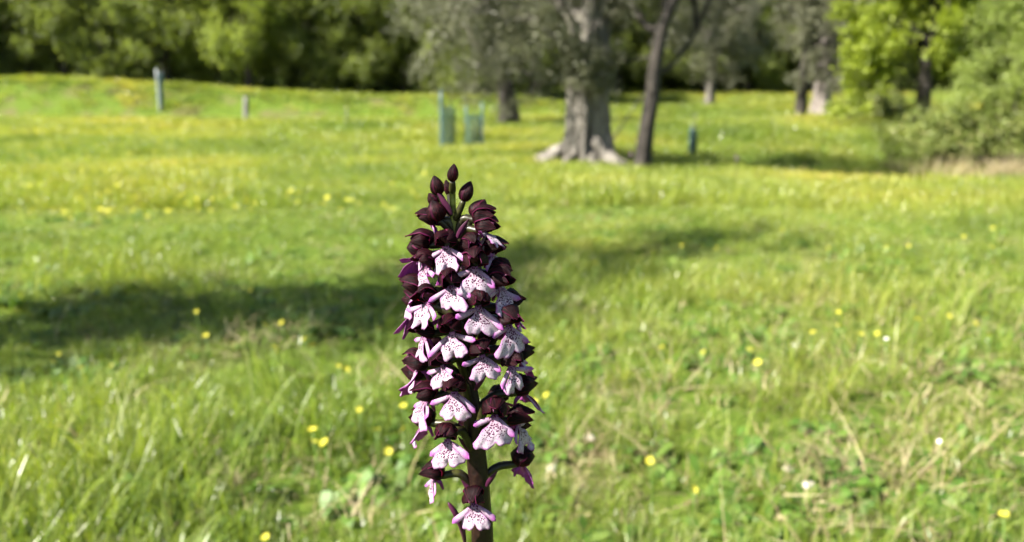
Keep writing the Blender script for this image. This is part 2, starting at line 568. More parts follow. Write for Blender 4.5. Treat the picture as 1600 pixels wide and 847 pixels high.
def rosette(name, n, l, w, mat, seed):
    r = np.random.default_rng(seed)
    verts, faces, vals = [], [], []
    for i in range(n):
        a = r.uniform(0, 2 * math.pi)
        up = r.uniform(0.15, 0.9)
        ll, ww = l * r.uniform(0.6, 1.1), w * r.uniform(0.7, 1.1)
        dx, dy = math.cos(a), math.sin(a)
        v = r.uniform()
        b0 = len(verts)
        ox, oy = r.normal(0, l * 0.4, 2)
        for s, (t, k) in enumerate(((0.0, 0.15), (0.35, 0.9), (0.7, 0.85))):
            z = ll * (up * t - 0.5 * t * t * up) + 0.004
            verts.append((ox + dx * ll * t - dy * ww * k / 2, oy + dy * ll * t + dx * ww * k / 2, z + ww * 0.15))
            verts.append((ox + dx * ll * t + dy * ww * k / 2, oy + dy * ll * t - dx * ww * k / 2, z + ww * 0.15))
            vals += [v, v]
        verts.append((ox + dx * ll, oy + dy * ll, ll * 0.45 * up)); vals.append(v)
        faces += [(b0, b0 + 1, b0 + 3, b0 + 2), (b0 + 2, b0 + 3, b0 + 5, b0 + 4), (b0 + 4, b0 + 5, b0 + 6)]
    me = fast_mesh(name, verts, faces, mat, {'v': vals})
    return bpy.data.objects.new(name, me)


def scatter(name, pts, scale, sources, label, cat, tilt=0.12, seed=0):
    r = np.random.default_rng(seed)
    n = len(pts)
    c = bpy.data.collections.new(name + '_sources')
    for s in sources:
        c.objects.link(s)
    me = bpy.data.meshes.new(name)
    me.vertices.add(n)
    me.vertices.foreach_set('co', np.asarray(pts, dtype=np.float32).ravel())
    rot = np.stack([r.normal(0, tilt, n), r.normal(0, tilt, n), r.uniform(0, 6.2832, n)], axis=1).astype(np.float32)
    me.attributes.new('rot', 'FLOAT_VECTOR', 'POINT').data.foreach_set('vector', rot.ravel())
    me.attributes.new('scl', 'FLOAT', 'POINT').data.foreach_set('value', np.asarray(scale, dtype=np.float32))
    me.attributes.new('pick', 'INT', 'POINT').data.foreach_set('value', r.integers(0, len(sources), n).astype(np.int32))
    o = link(name, me)
    ng = bpy.data.node_groups.new(name + '_scatter', 'GeometryNodeTree')
    ng.interface.new_socket('Geometry', in_out='INPUT', socket_type='NodeSocketGeometry')
    ng.interface.new_socket('Geometry', in_out='OUTPUT', socket_type='NodeSocketGeometry')
    nn, L = ng.nodes, ng.links.new
    gi, go = nn.new('NodeGroupInput'), nn.new('NodeGroupOutput')
    ci = nn.new('GeometryNodeCollectionInfo')
    ci.inputs['Collection'].default_value = c
    ci.inputs['Separate Children'].default_value = True
    ci.inputs['Reset Children'].default_value = True
    iop = nn.new('GeometryNodeInstanceOnPoints')
    iop.inputs['Pick Instance'].default_value = True

    def named(nm, t):
        a = nn.new('GeometryNodeInputNamedAttribute')
        a.data_type = t
        a.inputs['Name'].default_value = nm
        return a.outputs['Attribute']
    e2r = nn.new('FunctionNodeEulerToRotation')
    L(named('rot', 'FLOAT_VECTOR'), e2r.inputs[0])
    L(gi.outputs[0], iop.inputs['Points']); L(ci.outputs[0], iop.inputs['Instance'])
    L(named('pick', 'INT'), iop.inputs['Instance Index'])
    L(e2r.outputs[0], iop.inputs['Rotation']); L(named('scl', 'FLOAT'), iop.inputs['Scale'])
    L(iop.outputs[0], go.inputs[0])
    md = o.modifiers.new('scatter', 'NODES')
    md.node_group = ng
    tag(o, label, cat, kind='stuff')
    return o


def bare(x, y):
    """trodden spots with little grass"""
    b = 0.0
    for cx, cy, r in BARE:
        b = max(b, math.exp(-((x - cx) ** 2 + (y - cy) ** 2) / (r * r)))
    return b


BARE = [(0.33, 1.53, .17), (0.46, 1.36, .18), (0.68, 1.40, .20), (0.60, 1.22, .16), (0.12, 1.22, .10), (0.95, 1.25, .17), (0.3, 1.2, .12),
        (-0.30, 1.10, .12), (-0.42, 1.16, .10), (1.5, 1.9, .16), (0.55, 1.75, .14), (1.05, 1.62, .14), (0.22, 1.75, .10), (-0.6, 2.0, .12), (-0.35, 1.7, .10), (0.8, 2.2, .14)]


def field(n, y0, y1, power, seed, keep=None, margin=1.3):
    r = np.random.default_rng(seed)
    u = r.uniform(size=n)
    e = 2 - power
    y = (y0 ** e + u * (y1 ** e - y0 ** e)) ** (1 / e) if abs(e) > 1e-6 else y0 * (y1 / y0) ** u
    x = r.uniform(-1, 1, n) * (0.687 * y * margin + 0.45)
    out = []
    for a, b in zip(x, y):
        if keep is None or r.uniform() < keep(a, b):
            out.append((a, b, ground_z(a, b) - 0.004))
    return np.array(out)


def clumpy(x, y, f=1.6, s=0.0):
    return 0.5 + 0.9 * noise.noise((x * f + s, y * f, 2.2))


# near meadow, finest blades
near_src = [tuft('blades', 18, 0.09, 0.0034, 0.038, 0.8, M['grass'], 20 + i, broad=0.2) for i in range(7)]
p = field(22500, 0.5, 6.5, 1.15, 31, lambda x, y: (1 - 0.97 * bare(x, y)) * (0.40 + 0.75 * max(0, clumpy(x, y))))
sc = np.array([(0.48 + 0.65 * max(0, clumpy(a, b, 1.1, 9))) * (1 - 0.45 * bare(a, b)) for a, b, _ in p]) * RNG.uniform(0.6, 1.25, len(p))
scatter('meadow_grass', p, sc, near_src, 'fine green spring grass covering the near meadow', 'grass', 0.18, 1)

# middle and far meadow, wider tufts
mid_src = [tuft('blades', 34, 0.16, 0.0075, 0.11, 0.6, M['grass'], 50 + i, broad=0.2) for i in range(6)]
OL = on_ground(912, from_pixel(912, 256).y)
p = field(15000, 5.0, 15.0, 1.0, 32, lambda x, y: (0.6 + 0.5 * max(0, clumpy(x, y, 0.8))) * ss(0.0, 0.45, math.hypot((x - OL.x) * 0.8, y - OL.y + 0.1)))
sc = np.array([0.6 + 0.55 * max(0, clumpy(a, b, 0.5, 9)) for a, b, _ in p]) * RNG.uniform(0.7, 1.25, len(p))
scatter('meadow_grass', p, sc, mid_src, 'bright green grass around the olive trees across the middle meadow', 'grass', 0.12, 2)
far_src = [tuft('blades', 40, 0.24, 0.016, 0.26, 0.6, M['grass'], 70 + i, segs=3, broad=0.2) for i in range(5)]
p = field(22000, 13.5, 40.0, 0.6, 33, None, 1.2)
sc = np.array([0.55 + 0.6 * max(0, clumpy(a, b, 0.35, 9)) for a, b, _ in p]) * RNG.uniform(0.7, 1.25, len(p))
scatter('meadow_grass', p, sc, far_src, 'sunlit grass on the far meadow and its bank below the wood', 'grass', 0.1, 3)

# taller arching blades in drifts
tall_src = [tuft('blades', 9, 0.24, 0.0042, 0.045, 0.85, M['grass'], 90 + i, segs=6, broad=0.2, vlo=0.2, vhi=0.95) for i in range(6)]
spots = []
for (px, py, n, s) in [(60, 700, 26, .28), (150, 740, 26, .25), (240, 720, 14, .2), (30, 820, 20, .2), (130, 830, 22, .22), (320, 700, 8, .25), (230, 640, 10, .3),
                       (1500, 470, 26, .3), (1450, 520, 18, .25), (1560, 430, 18, .4), (1330, 470, 14, .3), (1250, 600, 10, .2),
                       (1520, 330, 30, .8), (1380, 360, 20, .7), (960, 440, 22, .5), (1050, 420, 18, .5), (560, 440, 16, .5), (60, 440, 16, .4),
                       (870, 560, 8, .3), (480, 620, 8, .3), (780, 520, 8, .3), (1330, 560, 10, .2)]:
    g = from_pixel(px, py + 25)
    for _ in range(n):
        x, y = g.x + rnd.gauss(0, s * 0.5), max(0.75, g.y + rnd.gauss(0, s * 0.5))
        spots.append((x, y, ground_z(x, y) - 0.004))
for a, b, c in field(240, 1.1, 9.0, 1.2, 35):
    spots.append((a, b, c))
spots = np.array(spots)
scatter('tall_grass', spots, RNG.uniform(0.5, 1.0, len(spots)), tall_src, 'tall arching grass blades standing in drifts above the meadow', 'grass', 0.15, 4)

# low broad-leaved herbs, straw and thatch
herb_src = [rosette('leaves', 11, 0.045, 0.022, M['herb'], 110 + i) for i in range(5)]
p = field(4200, 0.6, 6.0, 1.3, 36, lambda x, y: 0.25 + max(0, noise.noise((x * 2.3, y * 2.3, 7))) * 1.4)
scatter('ground_herbs', p, RNG.uniform(0.5, 1.25, len(p)), herb_src, 'low broad leaved herbs and clover between the grass blades', 'herbs', 0.2, 5)
straw_src = [tuft('blades', 12, 0.075, 0.0032, 0.06, 2.2, M['straw'], 130 + i, broad=0.2) for i in range(5)]
p = field(5200, 0.6, 7.0, 1.3, 37, lambda x, y: min(1, 0.10 + bare(x, y) * 0.9 + (0.5 if x > 0.1 and y < 2.6 else 0) * max(0, clumpy(x, y, 2.5, 3))))
scatter('dry_grass', p, RNG.uniform(0.5, 1.2, len(p)), straw_src, 'matted dry straw lying among the green grass', 'dry grass', 0.5, 6)

# ------------------------------------------------------------------ trees
def leaf_cloud(name, centers, radii, n_per, ll, lw, mat, rng, squash=0.8, hang=0.0, sub=None):
    """leaf-sized faces clumped about the twig ends"""
    cs, rs = [], []
    for c, r in zip(centers, radii):
        k = sub or 5
        for _ in range(k):
            o = rng.normal(0, 0.5, 3) * r
            o[2] *= squash
            cs.append((c[0] + o[0], c[1] + o[1], c[2] + o[2])); rs.append(r * 0.42)
    cs, rs = np.array(cs), np.array(rs)
    m = max(1, n_per // (sub or 5))
    P = np.repeat(cs, m, axis=0) + rng.normal(0, 0.5, (len(cs) * m, 3)) * np.repeat(rs, m)[:, None]
    n = len(P)
    d = rng.normal(0, 1, (n, 3)); d[:, 2] -= hang
    d /= np.linalg.norm(d, axis=1)[:, None]
    d[:, 2] *= 0.6
    d /= np.linalg.norm(d, axis=1)[:, None]
    q = rng.normal(0, 0.6, (n, 3)); q[:, 2] += 0.9
    s = np.cross(d, q); s /= np.linalg.norm(s, axis=1)[:, None] + 1e-9
    nrm = np.cross(d, s)
    sz = rng.uniform(0.65, 1.2, n)[:, None]
    a = P
    tip = P + d * ll * sz
    mid = P + d * ll * 0.5 * sz + nrm * ll * 0.10 * sz
    v = np.empty((n, 4, 3))
    v[:, 0], v[:, 1], v[:, 2], v[:, 3] = a, mid + s * lw * 0.5 * sz, tip, mid - s * lw * 0.5 * sz
    f = np.arange(n * 4).reshape(n, 4)
    val = np.repeat(np.clip(rng.normal(0.5, 0.24, n), 0, 1), 4)
    return fast_mesh(name, v.reshape(-1, 3), f, mat, {'v': val})


def sample_lobes(lobes, n, rng, shell=0.45):
    vol = np.array([l[3] * l[4] * l[5] for l in lobes]); vol = vol / vol.sum()
    pick = rng.choice(len(lobes), n, p=vol)
    out = []
    for k in pick:
        l = lobes[k]
        d = rng.normal(0, 1, 3); d /= np.linalg.norm(d)
        r = shell + (1 - shell) * rng.uniform() ** 0.6
        out.append((l[0] + d[0] * l[3] * r, l[1] + d[1] * l[4] * r, l[2] + d[2] * l[5] * r))
    return np.array(out)


def limbs(mb, trunk_top, centers, rng, n_limbs, r0, twig=0.012, sides=7, spread_low=None):
    """main limbs to far cluster centres, twigs from the nearest limb to the others"""
    r = random.Random(int(rng.integers(1e6)))
    idx = [int(rng.integers(len(centers)))]
    dist = np.linalg.norm(centers - centers[idx[0]], axis=1)
    while len(idx) < min(n_limbs, len(centers)):
        k = int(np.argmax(dist)); idx.append(k)
        dist = np.minimum(dist, np.linalg.norm(centers - centers[k], axis=1))
    nodes = []
    for k in idx:
        st = Vector(trunk_top[r.randrange(len(trunk_top))])
        e = Vector(centers[k])
        length = (e - st).length
        pts = curve_pts(st, e, length * r.uniform(0.03, 0.14), 8, length * 0.02, r)
        rad = [r0 * (1 - 0.88 * i / 8) for i in range(9)]
        mb.tube(pts, rad, sides, cap=False, rough=0.2)
        nodes += [(p, rr) for p, rr in zip(pts[2:], rad[2:])]
    arr = np.array([tuple(p) for p, _ in nodes])
    for i, c in enumerate(centers):
        if i in idx:
            continue
        k = int(np.argmin(np.linalg.norm(arr - c, axis=1)))
        st, rr = nodes[k]
        pts = curve_pts(st, c, (Vector(c) - st).length * 0.08, 4, 0.02, r)
        rr = min(rr * 0.7, twig * 2.2)
        mb.tube(pts, [rr * (1 - 0.7 * j / 4) for j in range(5)], 4, cap=False)


def gnarled(mb, path, radii, sides, ridges, seed, flare_h=0.5, flare=0.9, amp=0.16):
    """thick ribbed trunk that spreads at the foot; path points are (x, y, z)"""
    base = len(mb.v)
    n = len(path)
    for i, (p, r) in enumerate(zip(path, radii)):
        p = Vector(p)
        z = p.z - path[0][2]
        fl = flare * math.exp(-z / flare_h)
        for s in range(sides):
            th = 2 * math.pi * s / sides
            rib = sum(math.cos(k * th + ph + z * tw) * a for k, ph, tw, a in ridges)
            rr = r * (1 + amp * rib * (1 + 1.8 * fl) + fl * (0.55 + 0.45 * rib))
            rr *= 1 + 0.16 * noise.noise((math.cos(th) * 2.2 + seed, math.sin(th) * 2.2, z * 1.6)) + 0.07 * noise.noise((math.cos(th) * 7, math.sin(th) * 7, z * 4 + seed))
            mb.v.append(p + Vector((math.cos(th), math.sin(th), 0)) * rr)
    for i in range(n - 1):
        for s in range(sides):
            s2 = (s + 1) % sides
            mb.f.append((base + i * sides + s, base + i * sides + s2, base + (i + 1) * sides + s2, base + (i + 1) * sides + s))
    mb.f.append(tuple(base + (n - 1) * sides + s for s in range(sides)))


def interp(path, n):
    """smooth path through control points"""
    P = [Vector(p) for p in path]
    out = []
    m = len(P) - 1
    for i in range(n + 1):
        t = i / n * m
        k = min(int(t), m - 1)
        f = t - k
        p0, p1, p2, p3 = P[max(k - 1, 0)], P[k], P[k + 1], P[min(k + 2, m)]
        out.append(0.5 * ((2 * p1) + (p2 - p0) * f + (2 * p0 - 5 * p1 + 4 * p2 - p3) * f * f + (3 * p1 - p0 - 3 * p2 + p3) * f ** 3))
    return out


RIDGES = [(3, 0.4, 0.5, 0.5), (5, 1.9, -0.6, 0.55), (8, 0.2, 0.9, 0.4), (13, 2.2, -0.5, 0.25)]


def finish_tree(name, loc, trunk_mb, bark, crown_me, label, group=None, rz=0.0):
    t = empty(name, loc, rz)
    tag(t, label, 'tree', group)
    link('trunk', trunk_mb.mesh('trunk', bark), t)
    if crown_me is not None:
        link('crown', crown_me, t)
    return t


# the ancient olive in the middle
def ancient_olive():
    Y = from_pixel(912, 256).y
    foot = on_ground(912, Y)
    rng = np.random.default_rng(201)
    mb = MB()

    def rel(px, py, dy=0.0):
        return at_y(px, py, Y + dy) - foot
    ctrl = [(0, 0, -0.15), rel(912, 225), rel(914, 170), rel(916, 120), rel(917, 70), rel(918, 35)]
    path = interp(ctrl, 46)
    rad = [(0.225 - 0.025 * i / 46) * Y / 11.0 for i in range(47)]
    gnarled(mb, path, rad, 72, RIDGES, 3.0, 0.40, 0.68, 0.30)
    top = [path[40], path[44], path[46]]
    # three great limbs
    fork = []
    for ctrl2, r0 in (([path[43], rel(926, 0), rel(945, -80, -.3), rel(960, -170, -.4)], 0.15),
                      ([path[42], rel(880, 10, .3), rel(830, -60, .5), rel(790, -130, .6)], 0.14),
                      ([path[42], rel(955, 30, .6), rel(1010, -40, 1.0), rel(1060, -120, 1.2)], 0.13)):
        q = interp(ctrl2, 12)
        mb.tube(q, [r0 * (1 - 0.55 * i / 12) for i in range(13)], 12, cap=False, rough=0.3)
        fork += q[5:]
    fork += [path[38], path[30]]
    lobes = [(-0.9, 0.2, 2.4, 1.3, 1.3, 0.9), (-1.5, 0.3, 1.75, 0.75, 1.0, 0.7), (0.0, 0.7, 2.1, 1.0, 0.6, 0.75), (0.15, 0.2, 3.2, 1.7, 1.6, 1.0),
             (1.25, 0.5, 2.5, 1.2, 1.3, 0.9), (1.75, 0.8, 1.9, 0.7, 0.9, 0.6), (0.0, 0.8, 1.7, 1.3, 0.6, 0.5),
             (-0.75, -0.6, 1.75, 0.45, 0.4, 0.4), (0.75, -0.5, 1.8, 0.45, 0.4, 0.4), (-1.2, -0.3, 1.55, 0.55, 0.5, 0.4)]
    c = sample_lobes(lobes, 170, rng)
    limbs(mb, fork, c, rng, 16, 0.05)
    # water shoots hanging over the trunk's right and left faces
    shoots = np.array([rel(885 + rng.uniform(-8, 70), rng.uniform(55, 140), rng.uniform(-0.5, -0.2)) for _ in range(15)])
    for s in shoots:
        k = Vector(path[min(46, max(4, int(12 + s[2] * 12)))])
        mb.tube(curve_pts(k, s, 0.08, 4), [0.012, 0.01, 0.008, 0.006, 0.004], 4, cap=False)
    cc = np.concatenate([c, shoots])
    rr = np.concatenate([np.full(len(c), 0.36), np.full(len(shoots), 0.2)])
    crown = leaf_cloud('crown', cc, rr, 230, 0.075, 0.019, M['olive_leaf'], rng, 0.8, 0.4)
    t = finish_tree('olive_tree', foot, mb, M['olive_bark'], crown, 'ancient olive tree with thick ribbed pale trunk and spreading roots')
    # roots that creep away over the ground
    for px, py, r0, k in ((822, 240, 0.12, 1), (838, 246, 0.11, 2), (880, 258, 0.12, 3), (928, 266, 0.14, 4), (966, 272, 0.18, 5), (980, 250, 0.10, 6)):
        u = (px - 912) / FPX * Y
        dy = -(py - 240) / 40.0 * 0.62
        r = random.Random(k)
        st = Vector((u * 0.25, dy * 0.25 - 0.03, 0.22))
        e = Vector((u, dy, 0))
        pts = []
        for i in range(9):
            f = i / 8
            q = st.lerp(e, f)
            gz = ground_z(foot.x + q.x, foot.y + q.y) - foot.z
            q.z = gz + 0.17 * (1 - f) ** 1.4 + 0.05 * (1 - f) + 0.012 + r.uniform(-0.012, 0.018)
            q.x += r.uniform(-0.02, 0.02)
            pts.append(q)
        rm = MB()
        rm.tube(pts, [0.55 * r0 * (1.2 - 0.65 * (i / 8)) for i in range(9)], 12, rough=0.8, seed=k)
        link('root', rm.mesh('root', M['olive_bark']), t)


ancient_olive()


# the slender dark trunk beside it
def dark_tree():
    Y = from_pixel(1002, 266).y
    foot = on_ground(1002, Y)
    rng = np.random.default_rng(202)
    mb = MB()

    def rel(px, py, dy=0.0):
        return at_y(px, py, Y + dy) - foot
    path = interp([(0, 0, -0.1), rel(1008, 215), rel(1018, 150), rel(1024, 95), rel(1036, 40), rel(1052, 0), rel(1062, -60), rel(1066, -140)], 40)
    rad = [0.092 - 0.042 * i / 40 for i in range(41)]
    gnarled(mb, path, rad, 24, RIDGES, 8.0, 0.16, 0.55, 0.10)
    q1 = interp([path[22], rel(1008, 40, .1), rel(985, 0, .2), rel(960, -70, .3)], 10)
    q2 = interp([path[16], rel(1040, 110, .1), rel(1075, 70, .2), rel(1100, 20, .3)], 10)
    q3 = interp([path[18], rel(985, 95, .2), rel(955, 100, .35)], 8)
    mb.tube(q1, [0.05 * (1 - 0.06 * i) for i in range(11)], 8, cap=False, rough=0.2)
    mb.tube(q2, [0.035 * (1 - 0.07 * i) for i in range(11)], 8, cap=False, rough=0.2)
    mb.tube(q3, [0.022 * (1 - 0.08 * i) for i in range(9)], 6, cap=False)
    lobes = [(0.55, 0.2, 2.6, 0.9, 0.8, 0.7), (0.75, 0.5, 1.85, 0.55, 0.6, 0.35), (-0.2, 0.5, 2.4, 0.6, 0.6, 0.5), (0.4, 0.1, 3.4, 1.0, 0.9, 0.7)]
    c = sample_lobes(lobes, 52, rng)
    limbs(mb, path[24:] + q1[4:] + q2[4:], c, rng, 8, 0.03)
    crown = leaf_cloud('crown', c, np.full(len(c), 0.28), 150, 0.07, 0.018, M['olive_leaf'], rng, 0.8, 0.3)
    finish_tree('olive_tree', foot, mb, M['dark_bark'], crown, 'slender leaning olive tree with dark trunk right beside the ancient one')


dark_tree()


def olive(px, Y, height, crown_w, seed, label, bark, trunk_r=0.2, crown_low=0.9, lean=0.0, leaf=0.09, n=70, per=190):
    foot = on_ground(px, Y)
    rng = np.random.default_rng(seed)
    mb = MB()
    h = height * 0.5
    path = interp([(0, 0, -0.12), (lean * 0.15, 0, h * 0.3), (lean * 0.55, 0.05, h * 0.7), (lean, 0, h)], 26)
    gnarled(mb, path, [trunk_r * (1 - 0.4 * i / 26) for i in range(27)], 28, RIDGES, seed * 0.7, 0.25, 0.7, 0.14)
    r = random.Random(seed)
    lobes = []
    zc = (crown_low + height) / 2
    hz = (height - crown_low) / 2
    for k in range(7):
        a = k * 2.4 + seed
        rr = crown_w * 0.55 * math.sqrt((k + 0.3) / 7)
        lobes.append((lean + rr * math.cos(a), rr * math.sin(a), zc + r.uniform(-0.45, 0.45) * hz, crown_w * r.uniform(0.38, 0.55), crown_w * 0.45, hz * r.uniform(0.5, 0.75)))
    lobes.append((lean * 0.4, -crown_w * 0.35, crown_low + 0.40, crown_w * 0.55, crown_w * 0.3, 0.42))
    lobes.append((lean * 0.4, -crown_w * 0.3, crown_low + 1.0, crown_w * 0.5, crown_w * 0.3, 0.5))
    c = sample_lobes(lobes, n, rng)
    c = c[c[:, 2] > crown_low * 0.8]
    limbs(mb, path[14:], c, rng, 10, trunk_r * 0.3)
    crown = leaf_cloud('crown', c, np.full(len(c), crown_w * 0.19), per, leaf, leaf * 0.27, M['olive_leaf'], rng, 0.85, 0.4)
    return finish_tree('olive_tree', foot, mb, bark, crown, label)


olive(795, 17.5, 5.6, 2.1, 211, 'grey leaved olive tree with dark trunk behind the green mesh guards', M['dark_bark'], 0.20, 0.55, -0.55, 0.10, 150, 210)
olive(1105, 25.0, 5.6, 2.3, 213, 'grey olive tree far behind the slender dark trunk', M['olive_bark'], 0.16, 0.4, 0.1, 0.13, 110, 190)
olive(1246, 19.0, 5.2, 1.35, 214, 'narrow grey olive tree with dark leaning trunk beside the pale one', M['dark_bark'], 0.13, 0.9, 0.15, 0.11, 70, 190)
olive(1278, 22.0, 5.4, 1.7, 215, 'olive tree with a pale sunlit trunk near the lime green oak', M['pale_bark'], 0.26, 0.75, 0.1, 0.12, 75, 190)


# the lime-green oak on the right
def oak():
    Y = 15.0
    foot = on_ground(1432, Y)
    rng = np.random.default_rng(221)
    mb = MB()
    path = interp([(0, 0, -0.1), (0.05, 0, 0.7), (0.0, 0, 1.4), (0.08, 0, 2.1), (0.02, 0, 3.2), (0.1, 0, 4.4)], 30)
    gnarled(mb, path, [0.14 * (1 - 0.6 * i / 30) for i in range(31)], 18, RIDGES, 5, 0.2, 0.6, 0.08)
    f = Y / FPX
    lobes = [((x - 1432) * f, dy, (205 - y) * f, w * f, w * f, h * f) for x, y, w, h, dy in
             ((1345, 85, 62, 40, 0), (1325, 120, 40, 26, -.3), (1360, 30, 60, 45, .2), (1440, 10, 80, 55, 0), (1520, 40, 60, 45, .3), (1400, 60, 55, 40, -.5),
              (1485, 85, 45, 28, .2), (1350, 165, 34, 26, 0.2), (1420, -70, 110, 60, 0), (1400, 120, 40, 22, .6))]
    c = sample_lobes(lobes, 125, rng, 0.4)
    limbs(mb, path[12:], c, rng, 14, 0.045)
    crown = leaf_cloud('crown', c, np.full(len(c), 0.34), 190, 0.10, 0.06, M['oak_leaf'], rng, 0.75, 0.1)
    finish_tree('oak_tree', foot, mb, M['dark_bark'], crown, 'bright lime green young oak tree with dark trunk')


oak()


def bush(name, px, Y, lobes_px, y_foot, seed, label, mat, leaf, n, per, cr=0.3, cat='shrub', stems=True):
    """leafy shrub; lobes in photograph pixels relative to the foot column, y_foot the pixel row of its foot"""
    foot = on_ground(px, Y)
    rng = np.random.default_rng(seed)
    f = Y / FPX
    lobes = [((x - px) * f, dy, (y_foot - y) * f, w * f, w * f * 0.9, h * f) for x, y, w, h, dy in lobes_px]
    c = sample_lobes(lobes, n, rng, 0.35)
    c[:, 2] = np.maximum(c[:, 2], 0.10)
    t = empty(name, foot)
    tag(t, label, cat)
    mb = MB()
    limbs(mb, [(rng.normal(0, 0.12), rng.normal(0, 0.1), -0.05) for _ in range(6)], c, rng, 12, 0.022, 0.006, 6)
    link('stems', mb.mesh('stems', M['dark_bark']), t)
    link('foliage', leaf_cloud('foliage', c, np.full(len(c), cr), per, leaf[0], leaf[1], mat, rng, 0.75, 0.1), t)
    return t


bush('willow_shrub', 1580, 11.5, [(1560, 110, 70, 45, 0), (1530, 150, 60, 30, 0), (1600, 60, 70, 50, .3), (1640, 130, 70, 60, 0), (1610, -10, 70, 60, .5), (1680, 40, 80, 80, .3), (1560, 175, 60, 22, -.2)],
     245, 231, 'pale green feathery shrub rising beside the oak', M['willow_leaf'], (0.075, 0.026), 110, 220, 0.28)
bush('bramble_shrub', 1470, 12.0, [(1470, 215, 60, 32, 0), (1420, 230, 45, 24, -.2), (1520, 200, 60, 38, .2), (1400, 205, 28, 30, .3)], 255, 232,
     'low dull green bramble thicket at the foot of the oak', M['bramble_leaf'], (0.06, 0.04), 60, 100, 0.26)
bush('bramble_shrub', 1590, 11.0, [(1580, 205, 60, 34, .3), (1640, 200, 60, 50, .3), (1540, 215, 40, 28, .5)], 258, 233,
     'dull bramble thicket behind the tan dry grass', M['bramble_leaf'], (0.06, 0.04), 60, 150, 0.22)
bush('bramble_shrub', 1355, 16.5, [(1355, 190, 26, 18, 0), (1330, 198, 26, 12, 0), (1385, 185, 30, 22, .3)], 212, 234,
     'small dark bramble clump between pale olive trunk and oak', M['bramble_leaf'], (0.07, 0.05), 40, 130, 0.25)

# tan dry grass and dead stalks in front of the brambles
dry_src = [tuft('blades', 26, 0.55, 0.007, 0.12, 0.55, M['straw'], 150 + i, segs=5, broad=0.2) for i in range(4)]
pts = []
for _ in range(120):
    x, y = rnd.gauss(0, 0.40), rnd.gauss(0, 0.35)
    c = on_ground(1575, 10.2)
    pts.append((c.x + x + 0.15, c.y + y, ground_z(c.x + x, c.y + y) - 0.01))
for _ in range(40):
    c = on_ground(rnd.uniform(1380, 1560), rnd.uniform(10.6, 11.8))
    pts.append((c.x, c.y, c.z - 0.01))
scatter('dry_grass', np.array(pts), RNG.uniform(0.35, 0.95, len(pts)), dry_src, 'tall tan dry grass in front of the brambles', 'dry grass', 0.2, 8)

# ------------------------------------------------------------------ the wood behind
def wood_kinds():
    kinds = []
    for k, (mat, h, w, low, leaf) in enumerate(((M['wood_leaf'], 10.0, 3.1, 0.7, 0.17), (M['wood_leaf_light'], 9.0, 2.7, 0.8, 0.16), (M['wood_leaf'], 8.0, 2.9, 0.2, 0.16),
                                                (M['wood_leaf_light'], 10.0, 3.3, 1.2, 0.17))):
        rng = np.random.default_rng(300 + k)
        mb = MB()
        path = interp([(0, 0, -0.2), (0.1, 0.05, h * 0.25), (-0.1, 0.1, h * 0.55), (0.05, 0, h * 0.85)], 20)
        mb.tube(path, [0.17 * (1.25 - i / 20) for i in range(21)], 10, rough=0.2)
        lobes = []
        r = random.Random(k)
        for j in range(11):
            z = low + 0.9 + (h - low - 1.5) * j / 10
            a = j * 2.4
            rr = w * 0.55
            lobes.append((rr * math.cos(a), rr * math.sin(a), z, w * r.uniform(0.35, 0.6), w * r.uniform(0.35, 0.6), r.uniform(0.7, 1.2)))
        c = sample_lobes(lobes, 210, rng, 0.25)
        limbs(mb, path[4:], c, rng, 18, 0.05)
        crown = leaf_cloud('crown', c, np.full(len(c), 0.72), 150, leaf, leaf * 0.62, mat, rng, 0.8, 0.2, 8)
        kinds.append((mb.mesh('trunk', M['dark_bark']), crown))
    return kinds


KINDS = wood_kinds()
WOOD_LABEL = ['dark green leafy tree in the dense wood behind the bank', 'light yellow green tree in the dense wood behind the bank',
              'dark green leafy tree in the dense wood behind the bank', 'light yellow green tree in the dense wood behind the bank']
r = random.Random(5)
rows = [(27.6, -24, 25, 1.9), (31.0, -27, 28, 3.0), (36.0, -31, 31, 4.0)]
for ri, (Y, x0, x1, step) in enumerate(rows):
    x = x0 + r.uniform(0, 2)
    while x < x1:
        yy = Y + r.uniform(-0.8, 0.8)
        if x > 1:
            yy += 5.0
        k = r.choice((1, 2, 2, 3)) if ri == 0 else r.choice((0, 1, 3, 0))
        t = empty('woodland_tree', (x, yy, ground_z(x, yy)), r.uniform(0, 6.28), r.uniform(0.85, 1.15) * (0.62, 0.85, 1.05)[ri] * (0.68 if -9 < x < 2 and ri else 1.0))
        tag(t, WOOD_LABEL[k], 'tree', ('dark trees of the wood', 'light trees of the wood')[k % 2])
        link('trunk', KINDS[k][0], t); link('crown', KINDS[k][1], t)
        x += step * r.uniform(0.75, 1.25)

# undergrowth that closes the foot of the wood
def undergrowth():
    rng = np.random.default_rng(400)
    c = []
    for _ in range(1300):
        x = rng.uniform(-33, 33)
        y0 = 28.6 + 12.5 * rng.uniform() ** 1.4
        y = y0 + (6 if x > 1 else 0)
        c.append((x, y, ground_z(x, y) + rng.uniform(0.3, 2.4 + 0.35 * (y0 - 28.6))))
    me = leaf_cloud('undergrowth', np.array(c), np.full(len(c), 0.8), 110, 0.17, 0.11, M['wood_leaf'], rng, 0.7, 0.1)
    tag(link('undergrowth', me), 'dark tangled undergrowth in the shade of the wood', 'undergrowth', kind='stuff')


undergrowth()


